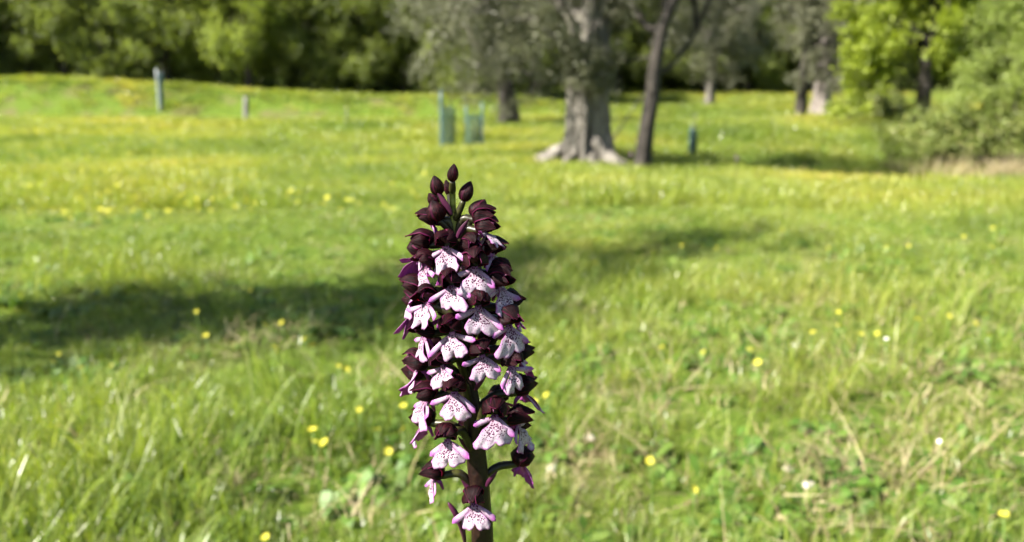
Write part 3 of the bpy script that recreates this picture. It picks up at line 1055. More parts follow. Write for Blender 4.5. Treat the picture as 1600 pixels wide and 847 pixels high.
# a slender tree outside the picture on the left: its long shadow crosses the meadow
def shadow_tree(x, y, height, w, low, seed, label, n=60, per=170, lean=0.0):
    rng = np.random.default_rng(seed)
    mb = MB()
    path = interp([(0, 0, -0.1), (0.05, lean * 0.3, height * 0.3), (-0.04, 0.03 + lean * 0.6, height * 0.6), (0.02, lean * 0.95, height * 0.95)], 18)
    mb.tube(path, [0.09 * (1.2 - i / 18) for i in range(19)], 10, rough=0.2)
    lobes = []
    k = 9
    for j in range(k):
        z = low + (height - low) * (j + 0.5) / k
        ww = w * (1.0 - 0.35 * j / k)
        lobes.append((0.15 * math.cos(j * 2.4), 0.15 * math.sin(j * 2.4) + lean * z / height, z, ww, ww, (height - low) / k * 0.75))
    c = sample_lobes(lobes, n, rng, 0.2)
    limbs(mb, path[3:], c, rng, 12, 0.02)
    crown = leaf_cloud('crown', c, np.full(len(c), 0.26), per, 0.085, 0.03, M['olive_leaf'], rng, 0.9, 0.1)
    finish_tree('slender_tree', (x, y, ground_z(x, y)), mb, M['dark_bark'], crown, label)


shadow_tree(-3.95, 0.08, 5.2, 0.54, 1.0, 501, 'slender leaning tree outside the picture whose long shadow crosses the near meadow', 74, 105, 1.15)

# ------------------------------------------------------------------ tree guards and stakes
def guard(name, px_top, px_foot, y_top, foot_py, w_px, mat, label, stakes=(), closed=True, sapling=None, h_px=None):
    Y = from_pixel(px_foot, foot_py).y
    foot = on_ground(px_foot, Y)
    t = empty(name, foot)
    tag(t, label, 'tree guard')
    top = at_y(px_top, y_top, Y) - foot
    rad = w_px * Y / FPX / 2
    v, f = [], []
    sides, rings = 20, 14
    for i in range(rings + 1):
        c = Vector((0, 0, 0.0)).lerp(top, i / rings)
        for s in range(sides):
            th = 2 * math.pi * s / sides
            rr = rad * (1 + 0.05 * noise.noise((math.cos(th) * 2, math.sin(th) * 2, i * 0.5)))
            v.append((c.x + rr * math.cos(th), c.y + rr * math.sin(th), c.z))
    for i in range(rings):
        for s in range(sides):
            s2 = (s + 1) % sides
            f.append((i * sides + s, i * sides + s2, (i + 1) * sides + s2, (i + 1) * sides + s))
    gt = link('guard_tube', fast_mesh('guard_tube', v, f, mat, smooth=True), t)
    if mat is M['guard_green']:
        wf = gt.modifiers.new('mesh', 'WIREFRAME')
        wf.thickness = 0.011
    rim = MB()
    rim_mat = M['guard_pale'] if mat is M['guard_blue'] else mat
    rim.tube([top + Vector((rad * math.cos(a), rad * math.sin(a), 0)) for a in np.linspace(0, 6.2832, 17)], [0.008] * 17, 5, cap=False)
    link('rim', rim.mesh('rim', rim_mat), t)
    for (dx_px, x_top, yt, wpx, m) in stakes:
        mb = MB()
        a = Vector((dx_px * Y / FPX, -rad - 0.02, -0.08))
        b = at_y(x_top, yt, Y) - foot
        b.y = -rad - 0.02
        mb.tube([a.lerp(b, i / 5) for i in range(6)], [wpx * Y / FPX / 2] * 6, 8, rough=0.1)
        link('stake', mb.mesh('stake', m), t)
    if sapling:
        mb = MB()
        b = at_y(sapling[0], sapling[1], Y) - foot
        mb.tube(curve_pts((0, 0, 0), b, 0, 6, 0.02, random.Random(3)), [0.012 - 0.0014 * i for i in range(7)], 6)
        for k in range(5):
            q = b * (0.55 + 0.1 * k)
            mb.tube([q, q + Vector((0.09 * math.cos(k * 2.4), 0.06 * math.sin(k * 2.4), 0.10))], [0.005, 0.002], 5)
        link('sapling', mb.mesh('sapling', M['olive_bark']), t)
    return t


guard('tree_guard', 251, 256, 114, 186, 6.5, M['guard_blue'], 'leaning pale blue tree guard on the bank at left',
      stakes=[(-1, 246, 108, 1.7, M['guard_pale'])], sapling=(252, 100))
guard('tree_guard', 701, 701, 168, 234, 19, M['guard_green'], 'green tree guard with tall grey stake left of its neighbour',
      stakes=[(-10, 690, 140, 5, M['guard_blue'])], sapling=(704, 140))
guard('tree_guard', 741, 741, 180, 232, 21, M['guard_green'], 'wider green tree guard held by two stakes',
      stakes=[(-13, 729, 165, 3.5, M['guard_blue']), (13, 754, 160, 3.5, M['guard_blue'])], sapling=(744, 150))
guard('tree_guard', 1083, 1083, 203, 244, 12, M['guard_green'], 'short green tree guard right of the slender dark trunk',
      stakes=[(-4, 1079, 196, 2.5, M['guard_blue'])], sapling=(1086, 178))


def stake(px0, py0, px1, y_top, w, mat, label, name='wooden_stake'):
    Y = from_pixel(px0, py0).y
    foot = on_ground(px0, Y)
    b = at_y(px1, y_top, Y) - foot
    mb = MB()
    mb.tube([Vector((0, 0, -0.1)).lerp(b, i / 7) for i in range(8)], [w * Y / FPX / 2 * (1 - 0.03 * i) for i in range(8)], 8, rough=0.15)
    mb.tube([b, b + Vector((0, 0, 0.012))], [w * Y / FPX / 2 * 0.75, w * Y / FPX / 2 * 0.4], 8)
    o = link(name, mb.mesh(name, mat))
    o.location = foot
    tag(o, label, 'stake')


stake(386, 194, 384, 152, 9, M['stake'], 'short grey wooden stake right of the blue guard')
stake(541, 198, 542, 168, 2.4, M['stake'], 'thin pale stake at the foot of the grassy bank')
stake(946, 226, 1004, 148, 3.0, M['dark_bark'], 'thin dark pole leaning between the two olive trunks', 'leaning_pole')

# ------------------------------------------------------------------ meadow flowers
def flower_kind(name, mat, petals, pr, seed):
    r = random.Random(seed)
    v, f = [], []
    for k in range(petals):
        a = 2 * math.pi * k / petals
        ca, sa = math.cos(a), math.sin(a)
        b = len(v)
        for (t, w, z) in ((0.1, 0.12, 0.0), (0.5, 0.45, 0.12), (0.85, 0.42, 0.32)):
            for s in (-1, 1):
                v.append((pr * (t * ca - s * w * sa), pr * (t * sa + s * w * ca), pr * (z + 0.03 * r.random())))
        v.append((pr * ca, pr * sa, pr * 0.38))
        f += [(b, b + 1, b + 3, b + 2), (b + 2, b + 3, b + 5, b + 4), (b + 4, b + 5, b + 6)]
    head = fast_mesh('flower_head', v, f, mat)
    st = MB()
    st.tube([(0, 0, 0), (0.006, 0.002, -0.05), (0.004, 0.008, -0.10), (-0.004, 0.004, -0.16)], [0.0011, 0.0012, 0.0013, 0.0015], 5)
    return head, st.mesh('stalk', M['stalk'])


BUTTER = flower_kind('buttercup', M['yellow'], 5, 0.0066, 1)
DAISY = flower_kind('daisy', M['white_petal'], 9, 0.0042, 2)
yellow_px = [(83, 567), (125, 575), (175, 572), (428, 543), (488, 540), (412, 508), (440, 505), (528, 573), (541, 577), (561, 640), (630, 635), (630, 671), (607, 705),
             (488, 672), (490, 690), (507, 692), (588, 672), (415, 840), (306, 487), (321, 525), (391, 455), (475, 530), (593, 515), (90, 553), (432, 550), (1187, 454), (1428, 480),
             (1434, 500), (1482, 494), (1517, 432), (1541, 492), (1523, 505), (1547, 524), (1371, 522), (1345, 523), (1310, 488), (1270, 520), (1309, 510), (1170, 547), (1184, 567),
             (1099, 551), (1034, 543), (1044, 566), (996, 466), (1481, 383), (1507, 383), (1549, 386), (1551, 357), (1506, 370), (1384, 386), (1295, 388), (1327, 397), (854, 618),
             (1015, 720), (1084, 765), (1568, 805), (834, 628), (1420, 385), (1222, 360), (871, 410), (885, 408), (998, 410), (930, 412), (1120, 388), (1065, 384), (1460, 420), (1200, 520)]
white_px = [(1240, 540), (1385, 530), (1468, 690)]
r = random.Random(77)


def put_flower(px, py, kind, name, label, cat, group):
    g = from_pixel(px, py)
    hgt = r.uniform(0.07, 0.13) if g.y < 4 else r.uniform(0.1, 0.16)
    u, v = (px - W / 2) / FPX, -(py - H / 2) / FPX
    d = Vector((u, CP + v * SP, v * CP - SP))
    t = 0.7
    while True:
        p = EYE + d * t
        if p.z - ground_z(p.x, p.y) <= hgt:
            break
        t *= 1.006
    e = empty(name, p, r.uniform(0, 6.28), r.uniform(0.85, 1.3) * (1.0 if g.y < 4 else 1.2))
    hd = link('flower_head', kind[0], e)
    hd.rotation_euler = (r.uniform(0.1, 0.9), r.uniform(-0.4, 0.4), 0)
    link('stalk', kind[1], e)
    tag(e, label, cat, group)


for px, py in yellow_px:
    side = 'left of' if px < 740 else 'right of'
    put_flower(px, py, BUTTER, 'buttercup', 'small yellow buttercup in the grass %s the orchid' % side, 'flower', 'yellow buttercups %s the orchid' % side)
for px, py in white_px:
    put_flower(px, py, DAISY, 'daisy', 'small white daisy in the grass right of the orchid', 'flower', 'white daisies in the grass')

# yellow haze of far flowers
far_b = bpy.data.objects.new('far_head', fast_mesh('far_head', [(0, 0, .2), (.03, 0, .21), (.01, .03, .22), (-.03, .01, .2), (-.005, -.03, .21)], [(0, 1, 2), (0, 2, 3), (0, 3, 4), (0, 4, 1)], M['yellow']))
pts = []
for (px, py, n, s) in [(90, 240, 90, 1.6), (40, 255, 60, 1.2), (180, 262, 60, 1.2), (250, 335, 60, .7), (110, 345, 40, .6), (60, 210, 50, 2.0), (620, 330, 20, .6), (300, 300, 40, 1.0), (430, 290, 30, 1.0), (580, 215, 40, 1.6)]:
    g = from_pixel(px, py)
    for _ in range(n):
        x, y = g.x + r.gauss(0, s), g.y + r.gauss(0, s)
        if y > 4:
            pts.append((x, y, ground_z(x, y) - 0.03))
scatter('yellow_flowers', np.array(pts), RNG.uniform(0.35, 0.8, len(pts)), [far_b], 'scattered yellow flowers tinting the far meadow at left', 'flowers', 0.2, 9)


# pale stones and dead leaves on the bare spots
def stone(px, py, s, seed, label):
    g = from_pixel(px, py)
    rr = random.Random(seed)
    v, f = [], []
    n1, n2 = 6, 10
    for i in range(n1 + 1):
        ph = math.pi * i / n1
        for j in range(n2):
            th = 2 * math.pi * j / n2
            d = Vector((math.sin(ph) * math.cos(th), math.sin(ph) * math.sin(th) * 0.75, math.cos(ph) * 0.42))
            v.append(tuple(d * s * (1 + 0.3 * noise.noise(d * 1.8 + Vector((seed, 0, 0))))))
    for i in range(n1):
        for j in range(n2):
            j2 = (j + 1) % n2
            f.append((i * n2 + j, i * n2 + j2, (i + 1) * n2 + j2, (i + 1) * n2 + j))
    o = link('stone', fast_mesh('stone', v, f, M['stone'], smooth=True))
    o.location = (g.x, g.y, g.z + s * 0.30)
    o.rotation_euler = (rr.uniform(-.3, .3), rr.uniform(-.3, .3), rr.uniform(0, 6))
    tag(o, label, 'stone')


stone(1266, 770, 0.020, 1, 'largest pale stone on the bare patch at lower right')
stone(1232, 738, 0.011, 2, 'small pale stone just above the largest one')
stone(922, 690, 0.013, 3, 'pale stone in short grass right of the orchid stem')
stone(1345, 738, 0.013, 4, 'flat pale stone among straw right of the largest one')
stone(862, 738, 0.012, 5, 'pale stone close to the orchid lowest flowers')

# ------------------------------------------------------------------ the orchid
Y0 = 0.262
MM = 0.001


def lip_mesh(seed):
    r = random.Random(seed)
    L0 = 11.3 * r.uniform(0.93, 1.06)
    wl = 6.1 * r.uniform(0.9, 1.1)
    notch = r.uniform(0.26, 0.42)
    spread = r.uniform(0.9, 1.15)
    V, Fc, lp, rim, spot, mi, along = [], [], [], [], [], [], []
    rows, cols = 15, 19

    def grid(fn, rows, cols):
        b = len(V)
        for layer in (0, 1):
            for i in range(rows):
                for j in range(cols):
                    p, rm, sp, q = fn(i / (rows - 1), j / (cols - 1) * 2 - 1)
                    nrm = Vector((0, -1, 0)) if layer else Vector((0, 0, 0))
                    V.append(p + nrm * 0.28 * (1 - 0.8 * rm)); lp.append(q); rim.append(rm); spot.append(sp); along.append(i / (rows - 1))
        for layer in (0, 1):
            o = b + layer * rows * cols
            for i in range(rows - 1):
                for j in range(cols - 1):
                    k = o + i * cols + j
                    q = (k, k + 1, k + cols + 1, k + cols)
                    Fc.append(q if layer == 0 else tuple(reversed(q))); mi.append(layer)
        # close the edge
        edge = [(0, j) for j in range(cols)] + [(i, cols - 1) for i in range(1, rows)] + [(rows - 1, j) for j in range(cols - 2, -1, -1)] + [(i, 0) for i in range(rows - 2, 0, -1)]
        m = len(edge)
        for k in range(m):
            (i1, j1), (i2, j2) = edge[k], edge[(k + 1) % m]
            a, c = b + i1 * cols + j1, b + i2 * cols + j2
            Fc.append((c, a, a + rows * cols, c + rows * cols)); mi.append(1)
    asym = r.uniform(-0.12, 0.12)
    wob = [r.uniform(0, 6.28) for _ in range(4)]
    curl = r.uniform(0.5, 1.6)

    fan = math.radians(r.uniform(29, 40))
    fold = (r.uniform(-2.2, 1.6), r.uniform(-2.2, 1.6))
    leng = (r.uniform(0.86, 1.04), r.uniform(0.86, 1.04))

    def mid(t, u):
        k = abs(u)
        lu = 1 - notch * (1 - math.sqrt(max(0, 1 - (abs(k - 0.56) / 0.56) ** 2)))
        if k < 0.10:
            lu += 0.07 * (1 - k / 0.10)
        lu *= 1 + asym * u
        sdl = 0 if u < 0 else 1
        lu *= 1 + (leng[sdl] - 1) * ss(0.1, 0.5, k)
        lu *= 1 + 0.035 * math.sin(u * 13 + wob[3]) * ss(0.15, 0.4, k)
        th = u * fan * ss(0.05, 0.55, t)
        rr = L0 * t * (1 + (lu - 1) * ss(0.35, 1.0, t))
        x = rr * math.sin(th) * wl / 6.1 + u * 1.25 * (1 - 0.5 * t) + 0.25 * math.sin(9 * t + wob[0]) * u * t
        z = -rr * math.cos(th * 0.85)
        out = 1.0 * math.sin(t * 2.0) + 0.4 * math.sin(5 * t + wob[1]) * u - curl * (u * u) * ss(0.3, 1, t) * 0.8 - 0.9 * curl * ss(0.7, 1.0, t) * 0.5
        out += 0.45 * math.sin(5.5 * u + wob[2]) * ss(0.4, 1, t) - 1.1 * math.exp(-(u / 0.16) ** 2) * ss(0.3, 1.0, t) * 0.6
        out += fold[sdl] * ss(0.25, 1.0, k) * ss(0.35, 1.0, t)
        out += 0.5 * noise.noise((u * 2.4 + seed * 3.1, t * 3.0, wob[0])) * ss(0.15, 0.6, t) + 0.28 * math.sin(u * 16 + wob[2]) * ss(0.75, 1.0, t)
        e = max(ss(0.80, 1.0, k), ss(0.90, 1.0, t)) * ss(0.10, 0.40, t)
        sp = (1 - ss(0.55, 0.92, t)) * (1 - 0.45 * ss(0.55, 0.98, k))
        top = 0.6 * (1 - ss(0.0, 0.22, t))
        return Vector((x, out, z)), min(1, e * 0.75 + top), sp, (x, z, 0)
    grid(mid, rows, cols)
    for sd in (-1, 1):
        ang = math.radians(r.uniform(12, 46))
        ln = r.uniform(7.6, 9.6) * spread
        bend = r.uniform(-2.4, 1.4)
        lift = r.uniform(-2.0, 2.6)
        wa = r.uniform(0.95, 1.2)

        def arm(t, u, sd=sd, ang=ang, ln=ln, bend=bend, lift=lift, wa=wa):
            c = Vector((sd * (0.8 + ln * t * math.cos(ang)), 0.3 + lift * t * t, -1.3 - ln * t * math.sin(ang) + bend * t * t))
            w = wa * (0.75 + 0.5 * t) * math.sqrt(max(0.0, 1 - max(0, (t - 0.80) / 0.20) ** 2)) if t > 0 else wa * 0.6
            nx = Vector((math.sin(ang) * sd, 0, math.cos(ang)))
            p = c + nx * (w * u)
            p.y -= 0.5 * u * u * w
            e = max(0.35 * abs(u) ** 2, ss(0.45, 1.0, t)) * 0.85 + 0.10
            return p, min(1, e), 0.85 * (1 - ss(0.15, 0.45, t)), (p.x, p.z, 3.0 * sd)
        grid(arm, 9, 5)
    V2 = [v * MM for v in V]
    return fast_mesh('lip', [tuple(v) for v in V2], Fc, [M['lip'], M['lip_back']], {'lp': np.array(lp), 'rim': rim, 'spot': spot, 'along': along}, smooth=True, mat_idx=mi)


def cup(seed, rot, wmax, pts, mat, name, theta=1.15, tipw=0.0, rows=11, cols=9):
    """a cupped, pointed petal or sepal along a curve in the flower's YZ plane, turned about the flower's axis"""
    r = random.Random(seed)
    P = interp([Vector((0, y, z)) for y, z in pts], rows - 1)
    V, Fc, UV = [], [], []
    w0 = [r.uniform(0, 6.28) for _ in range(3)]
    for layer in (0, 1):
        for i in range(rows):
            t = i / (rows - 1)
            tan = (P[min(i + 1, rows - 1)] - P[max(i - 1, 0)]).normalized()
            nrm = Vector((0, -tan.z, tan.y))
            w = wmax * max(0.02, math.sin(math.pi * (0.10 + 0.90 * t) ** 0.85)) ** 0.85 if t < 1 else 0.03
            for j in range(cols):
                u = j / (cols - 1) * 2 - 1
                a = u * theta
                rib = 0.10 * math.cos(u * 9 + w0[0]) * math.sin(math.pi * t)
                p = P[i] + Vector((w * math.sin(a) / math.sin(theta) if theta > 0.1 else w * u, 0, 0)) - nrm * (w * 0.75 * (1 - math.cos(a))) + nrm * rib
                p += nrm * (0.30 * math.sin(5 * t + w0[1] + 2 * u) + 0.45 * noise.noise((u * 1.6 + seed, t * 4.5, w0[2])) * math.sin(math.pi * min(1, t + 0.1)))
                if layer:
                    p = p - nrm * 0.16
                V.append(p); UV.append((u, t, seed * 1.7))
    n = rows * cols
    for layer in (0, 1):
        for i in range(rows - 1):
            for j in range(cols - 1):
                k = layer * n + i * cols + j
                q = (k, k + cols, k + cols + 1, k + 1)
                Fc.append(q if layer else tuple(reversed(q)))
    for i in range(rows - 1):
        for j in (0, cols - 1):
            k = i * cols + j
            Fc.append((k, k + cols, k + cols + n, k + n) if j == 0 else (k + cols, k, k + n, k + cols + n))
    c, s = math.cos(rot), math.sin(rot)
    out = []
    for p in V:
        q = p - Vector((0, 0, 1.6))
        out.append(((q.x * c + q.z * s) * MM, q.y * MM, (-q.x * s + q.z * c + 1.6) * MM))
    return fast_mesh(name, out, Fc, mat, {'uv3': np.array(UV)}, smooth=True)


LIPS = [lip_mesh(s) for s in range(1, 25)]
HOODS = []
for s in range(8):
    q = random.Random(s + 40)
    d = lambda k=0.8: q.uniform(-k, k)
    dorsal = cup(s, d(0.15), 3.7, [(-3.0, -0.6), (-3.6 + d(), 3.4), (-0.6, 6.2 + d()), (2.6, 5.8 + d()), (5.2 + d(1.0), 4.0 + d(0.8))], M['hood'], 'sepal')
    side = [cup(s * 7 + k, sd * q.uniform(0.95, 1.25), 3.3, [(-3.0, -0.4), (-3.0, 3.2 + d()), (-0.2, 5.6 + d()), (2.4, 5.2 + d()), (4.9 + d(1.0), 3.6 + d(0.8))], M['hood'], 'sepal')
            for k, sd in enumerate((-1, 1))]
    pet = [cup(s * 9 + k, sd * 0.5, 1.3, [(-1.5, 0.6), (-1.0, 3.0), (1.2, 4.6), (4.0, 3.8 + d(0.8))], M['petal'], 'petal', 0.8, rows=7, cols=5) for k, sd in enumerate((-1, 1))]
    HOODS.append((dorsal, side[0], side[1], pet[0], pet[1]))
spur_mb = MB()
spur_mb.tube([(0, -0.0005, -0.001), (0, -0.0022, -0.003), (0, -0.003, -0.0058)], [0.0009, 0.0008, 0.0005], 7)
SPUR = spur_mb.mesh('spur', M['lip_back'])

stem_px = [(707, 268, 0.9), (707, 300, 1.0), (708, 330, 1.15), (711, 380, 1.5), (716, 440, 1.9), (722, 500, 2.3), (729, 560, 2.7), (735, 620, 3.2), (741, 680, 3.7), (747, 740, 4.0),
           (751, 800, 4.15), (754, 850, 4.3)]


def stem_at(py):
    """stem pixel column and radius at picture row py"""
    for (x0, y0, r0), (x1, y1, r1) in zip(stem_px, stem_px[1:]):
        if py <= y1:
            f = (py - y0) / (y1 - y0)
            return x0 + (x1 - x0) * f, r0 + (r1 - r0) * f
    return stem_px[-1][0], stem_px[-1][2]


def build_orchid(name, label, group=None):
    base_x = at_y(762, 847, Y0).x + 0.004
    root = empty(name, (base_x, Y0 + 0.004, ground_z(base_x, Y0)))
    tag(root, label, 'orchid', group)
    inv = Vector(root.location)
    mb = MB()
    pts = [at_y(x, y, Y0) for x, y, _ in stem_px]
    rad = [rr * MM for _, _, rr in stem_px]
    low = pts[-1]
    for k in range(1, 6):
        f = k / 5
        pts.append(low.lerp(inv - Vector((0, 0, 0.01)), f)); rad.append(0.0043 + 0.0012 * f)
    pts, rad = pts[::-1], rad[::-1]
    fine = interp(pts, 60)
    rr = [rad[min(len(rad) - 1, int(round(i / 60 * (len(rad) - 1))))] for i in range(61)]
    rr = [sum(rr[max(0, i - 2):i + 3]) / len(rr[max(0, i - 2):i + 3]) for i in range(61)]
    mb.tube([p - inv for p in fine], rr, 14, rough=0.08)
    link('stem', mb.mesh('stem', M['stem']), root)
    # broad leaves at the foot
    for k in range(5):
        a = k * 1.3 + 0.4
        V, Fc = [], []
        for i in range(9):
            t = i / 8
            w = 0.028 * math.sin(math.pi * (0.12 + 0.88 * t) ** 0.9)
            for j in (-1, -0.4, 0.4, 1):
                rad_ = 0.012 + 0.13 * t
                z = 0.01 + 0.16 * t - 0.13 * t * t + 0.010 * j * j
                V.append((rad_ * math.cos(a) - w * j * math.sin(a), rad_ * math.sin(a) + w * j * math.cos(a), z))
        for i in range(8):
            for j in range(3):
                q = i * 4 + j
                Fc.append((q, q + 1, q + 5, q + 4))
        link('leaf', fast_mesh('leaf', V, Fc, M['herb'], {'v': np.full(len(V), 0.5)}, smooth=True), root)
    return root, inv


ORCHID, O_INV = build_orchid('orchid', 'tall purple and white orchid spike in sharp focus before the meadow')
orng = random.Random(99)


def basis(a, pitch, roll):
    """flower axes: +Y faces out along azimuth a (0 = towards the camera, positive = right), +Z up"""
    f = Vector((math.sin(a) * math.cos(pitch), -math.cos(a) * math.cos(pitch), math.sin(pitch)))
    x = Vector((0, 0, 1)).cross(f)
    x = (f.cross(Vector((0, 0, 1)))).normalized()
    z = x.cross(f).normalized()
    m = Matrix((x, f, z)).transposed()
    return m @ Matrix.Rotation(roll, 3, 'Y')


def flower(px, py, az, scale=None, pitch=-0.05, roll=0.0, lip_tilt=0.30, R=13.0, lip=None, stem_py=None, hood_pitch=0.0):
    scale = scale or orng.uniform(0.84, 1.03)
    a = math.radians(az + orng.uniform(-7, 7))
    p = at_y(px, py, Y0 - R * MM * math.cos(a))
    sy = stem_py or (py + 34)
    sx, sr = stem_at(sy)
    s = at_y(sx, sy, Y0)
    M3 = basis(a, pitch, roll)
    # ovary from the stem to the throat, in world axes about the throat
    mb = MB()
    back = M3 @ Vector((0, -0.0035, 0))
    d = s - p
    c1 = back + Vector((d.x * 0.35, d.y * 0.35, d.z * 0.10)) + Vector((0, 0, 0.001))
    q = interp([d * 0.98, d.lerp(c1, 0.5) + Vector((0, 0, 0.0006)), c1, back, M3 @ Vector((0, -0.0012, 0.0002))], 12)
    mb.tube(q, [0.0011, 0.00125, 0.0014, 0.0015, 0.0016, 0.0016, 0.0016, 0.0016, 0.0015, 0.0015, 0.0014, 0.0013, 0.0012], 8, rough=0.12)
    me = mb.mesh('flower', M['ovary'])
    fl = link('flower', me, ORCHID)
    fl.location = p - O_INV
    # parts
    hood = HOODS[orng.randrange(len(HOODS))]
    R4 = M3.to_4x4()
    for m_, nm in zip(hood, ('sepal', 'sepal', 'sepal', 'petal', 'petal')):
        o = link(nm, m_, fl)
        o.matrix_local = R4 @ Matrix.Rotation(hood_pitch + orng.uniform(-0.08, 0.08), 4, 'X') @ Matrix.Scale(scale * 1.1, 4)
    o = link('lip', LIPS[orng.randrange(len(LIPS)) if lip is None else lip], fl)
    o.matrix_local = R4 @ Matrix.Rotation(lip_tilt, 4, 'X') @ Matrix.Scale(scale, 4)
    o = link('spur', SPUR, fl)
    o.matrix_local = R4 @ Matrix.Scale(scale, 4)
    return fl


def bud(px, py, w, h, az, lean, stem_py, closed=True, dy=0.0, mat=None):
    """closed bud on its ovary; w, h in picture pixels"""
    a = math.radians(az)
    k = Y0 / FPX
    p = at_y(px, py, Y0 - 0.004 * math.cos(a) + dy)
    sx, sr = stem_at(stem_py)
    s = at_y(sx, stem_py, Y0)
    V, Fc, UV = [], [], []
    rows, cols = 13, 18
    R3 = Matrix.Rotation(lean, 3, 'Y') @ Matrix.Rotation(a, 3, 'Z')
    for i in range(rows):
        t = i / (rows - 1)
        prof = math.sin(math.pi * (0.04 + 0.96 * t) ** 0.80) ** 0.72 if 0 < i < rows - 1 else 0.05
        for j in range(cols):
            th = 2 * math.pi * j / cols
            seam = 1 - 0.10 * math.exp(-((((th / (2 * math.pi)) * 3) % 1 - 0.5) / 0.10) ** 2) + 0.03 * math.sin(th * 9)
            x, y = prof * w / 2 * k * seam * math.cos(th), prof * w / 2 * k * seam * math.sin(th)
            z = (t - 0.5) * h * k
            x += 0.12 * w * k * t * t
            V.append(R3 @ Vector((x, y, z))); UV.append((math.sin(th * 1.5) * 0.92, t * 2, px * 0.1))
    for i in range(rows - 1):
        for j in range(cols):
            j2 = (j + 1) % cols
            Fc.append((i * cols + j, i * cols + j2, (i + 1) * cols + j2, (i + 1) * cols + j))
    b = link('bud', fast_mesh('bud', [tuple(v) for v in V], Fc, mat or M['hood'], {'uv3': np.array(UV)}, smooth=True), ORCHID)
    b.location = p - O_INV
    foot = R3 @ Vector((0, 0, -0.45 * h * k))
    d = s - p
    mb = MB()
    q = interp([d, d.lerp(foot, 0.5) + Vector((foot.x * 0.25, 0, -0.001)), foot], 8)
    mb.tube(q, [0.0008, 0.0010, 0.0012, 0.0013, 0.0013, 0.0013, 0.0012, 0.0011, 0.0010], 8)
    link('ovary', mb.mesh('ovary', M['ovary']), b)


# buds at the tip
bud(707, 270, 18, 28, 0, 0.03, 300)
bud(682, 290, 23, 32, -60, -0.30, 338)
bud(700, 293, 14, 26, 160, -0.15, 325, dy=0.006)
bud(729, 299, 23, 34, 60, 0.32, 345)
bud(677, 311, 20, 24, -120, -0.5, 350, dy=0.005)
bud(680, 330, 34, 34, -50, -0.45, 362)
bud(748, 326, 30, 34, 60, 0.5, 372)

# open flowers: pixel of the throat, azimuth, ...
FLOWERS = [
    # upper
    (672, 348, -75, dict(scale=0.80, R=8, lip_tilt=-0.5)),
    (753, 345, 70, dict(scale=0.9, R=9, lip_tilt=0.2)),
    (757, 362, 62, dict(scale=0.85, R=11, lip_tilt=1.0, roll=-0.2)),
    (697, 384, -15, dict(R=10, lip_tilt=0.35, roll=0.12)),
    (661, 384, -80, dict(scale=0.92, R=12, lip_tilt=0.2)),
    (738, 392, 15, dict(scale=0.9, R=8, lip_tilt=-0.3)),
    (770, 396, 65, dict(scale=0.95, R=12, lip_tilt=0.25)),
    # second whorl
    (741, 416, 10, dict(R=13)),
    (666, 414, -52, dict(R=13, lip_tilt=0.25)),
    (777, 430, 75, dict(R=14, lip_tilt=0.4)),
    (704, 446, -12, dict(R=14, roll=0.15)),
    (781, 447, 42, dict(R=14)),
    (668, 472, -45, dict(R=15)),
    (747, 477, 8, dict(R=15)),
    (651, 455, -95, dict(R=14)),
    (706, 518, -18, dict(R=15, roll=0.2)),
    (795, 507, 30, dict(R=15)),
    (798, 480, 95, dict(R=15)),
    (664, 524, -62, dict(R=16)),
    (753, 554, 8, dict(R=16)),
    (691, 570, -28, dict(R=16, roll=0.35)),
    (799, 571, 32, dict(R=16)),
    (806, 548, 90, dict(R=16)),
    (655, 572, -90, dict(R=15)),
    (666, 622, -55, dict(R=16)),
    (710, 612, -10, dict(R=16)),
    (773, 648, 12, dict(R=16)),
    (808, 660, 78, dict(R=15, lip_tilt=0.3)),
    (699, 686, -22, dict(R=15, roll=0.15)),
    # lower stragglers
    (679, 745, -80, dict(R=15, lip_tilt=0.25, scale=0.95)),
    (815, 722, 125, dict(R=14, lip_tilt=0.35, scale=0.95, stem_py=752)),
    (741, 786, -4, dict(R=13, scale=0.95, stem_py=800)),
    # turned away at the edges, showing the purple backs of their lips
    (654, 398, -118, dict(R=12, lip_tilt=0.5)), (652, 478, -120, dict(R=14, lip_tilt=0.3)), (652, 588, -118, dict(R=15, lip_tilt=0.6)), (664, 660, -112, dict(R=14, lip_tilt=0.5)),
    (815, 612, 118, dict(R=14, lip_tilt=0.8)), (806, 672, 112, dict(R=14, lip_tilt=0.9)), (812, 560, 120, dict(R=14, lip_tilt=0.5)),
    # far side
    (690, 425, 150, dict(R=12)), (745, 445, 165, dict(R=12)), (700, 490, 190, dict(R=13)), (775, 500, 140, dict(R=14)), (675, 545, 215, dict(R=13)), (760, 535, 170, dict(R=14)),
    (700, 600, 200, dict(R=14)), (780, 625, 150, dict(R=14)), (730, 640, 180, dict(R=13)),
]
for px, py, az, kw in FLOWERS:
    kw.setdefault('roll', orng.uniform(-0.12, 0.12))
    kw.setdefault('lip_tilt', orng.uniform(0.32, 0.55))
    flower(px, py, az, **kw)

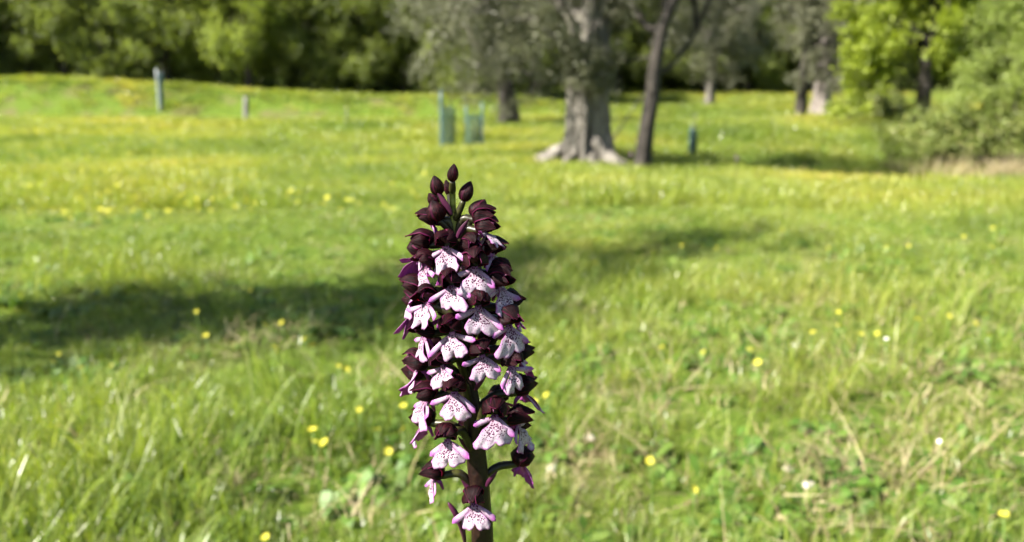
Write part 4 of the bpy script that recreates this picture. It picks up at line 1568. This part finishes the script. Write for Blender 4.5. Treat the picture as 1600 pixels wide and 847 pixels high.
# the long dark bract under the lowest flower
bm_ = MB()
q = interp([at_y(727, 850, Y0 - 0.004) - O_INV, at_y(722, 825, Y0 - 0.008) - O_INV, at_y(712, 803, Y0 - 0.010) - O_INV, at_y(700, 785, Y0 - 0.010) - O_INV], 10)
bm_.tube(q, [0.0004, 0.0007, 0.0009, 0.0011, 0.0012, 0.0013, 0.0013, 0.0012, 0.0010, 0.0007, 0.0003], 6, rough=0.3)
link('bract', bm_.mesh('bract', M['petal']), ORCHID)

# narrow bracts
for px, py, sd in ((760, 760, 1), (745, 772, -1), (730, 520, 1), (700, 410, -1), (722, 610, 1), (737, 705, -1), (733, 640, -1), (716, 470, 1), (726, 560, -1), (712, 372, 1), (708, 335, -1), (757, 700, 1)):
    sx, sr = stem_at(py)
    s = at_y(sx + sd * sr * 3, py, Y0 - 0.003) - O_INV
    V, Fc = [], []
    ln = orng.uniform(0.006, 0.009)
    for i in range(7):
        t = i / 6
        w = 0.0011 * math.sin(math.pi * (0.15 + 0.85 * t)) + 0.0001
        c = s + Vector((sd * (0.4 * ln * t + 0.2 * ln * t * t), -0.001 * t, ln * t))
        V += [tuple(c + Vector((-w, 0, 0))), tuple(c + Vector((0, -w * 0.6, 0))), tuple(c + Vector((w, 0, 0)))]
    for i in range(6):
        for j in range(2):
            k = i * 3 + j
            Fc.append((k, k + 1, k + 4, k + 3))
    link('bract', fast_mesh('bract', V, Fc, M['petal'], smooth=True), ORCHID)


# far orchids of the same kind
def copy_tree(o, parent=None):
    c = o.copy()
    COL.objects.link(c)
    c.parent = parent
    for ch in list(o.children):
        copy_tree(ch, c)
    return c


for px, py, sc_, lab in ((557, 262, 0.45, 'distant purple orchid standing alone in the meadow left of the big orchid'),
                         (985, 292, 0.55, 'distant purple orchid in front of the slender dark trunk'),
                         (1149, 294, 0.5, 'distant orchid on the shadow line right of the short guard'),
                         (755, 236, 0.5, 'distant orchid below the wider green tree guard')):
    g = from_pixel(px, py)
    c = copy_tree(ORCHID)
    c.location = g
    c.rotation_euler = (0, 0, orng.uniform(-1, 1))
    c.scale = (sc_,) * 3
    tag(c, lab, 'orchid', 'distant orchids')
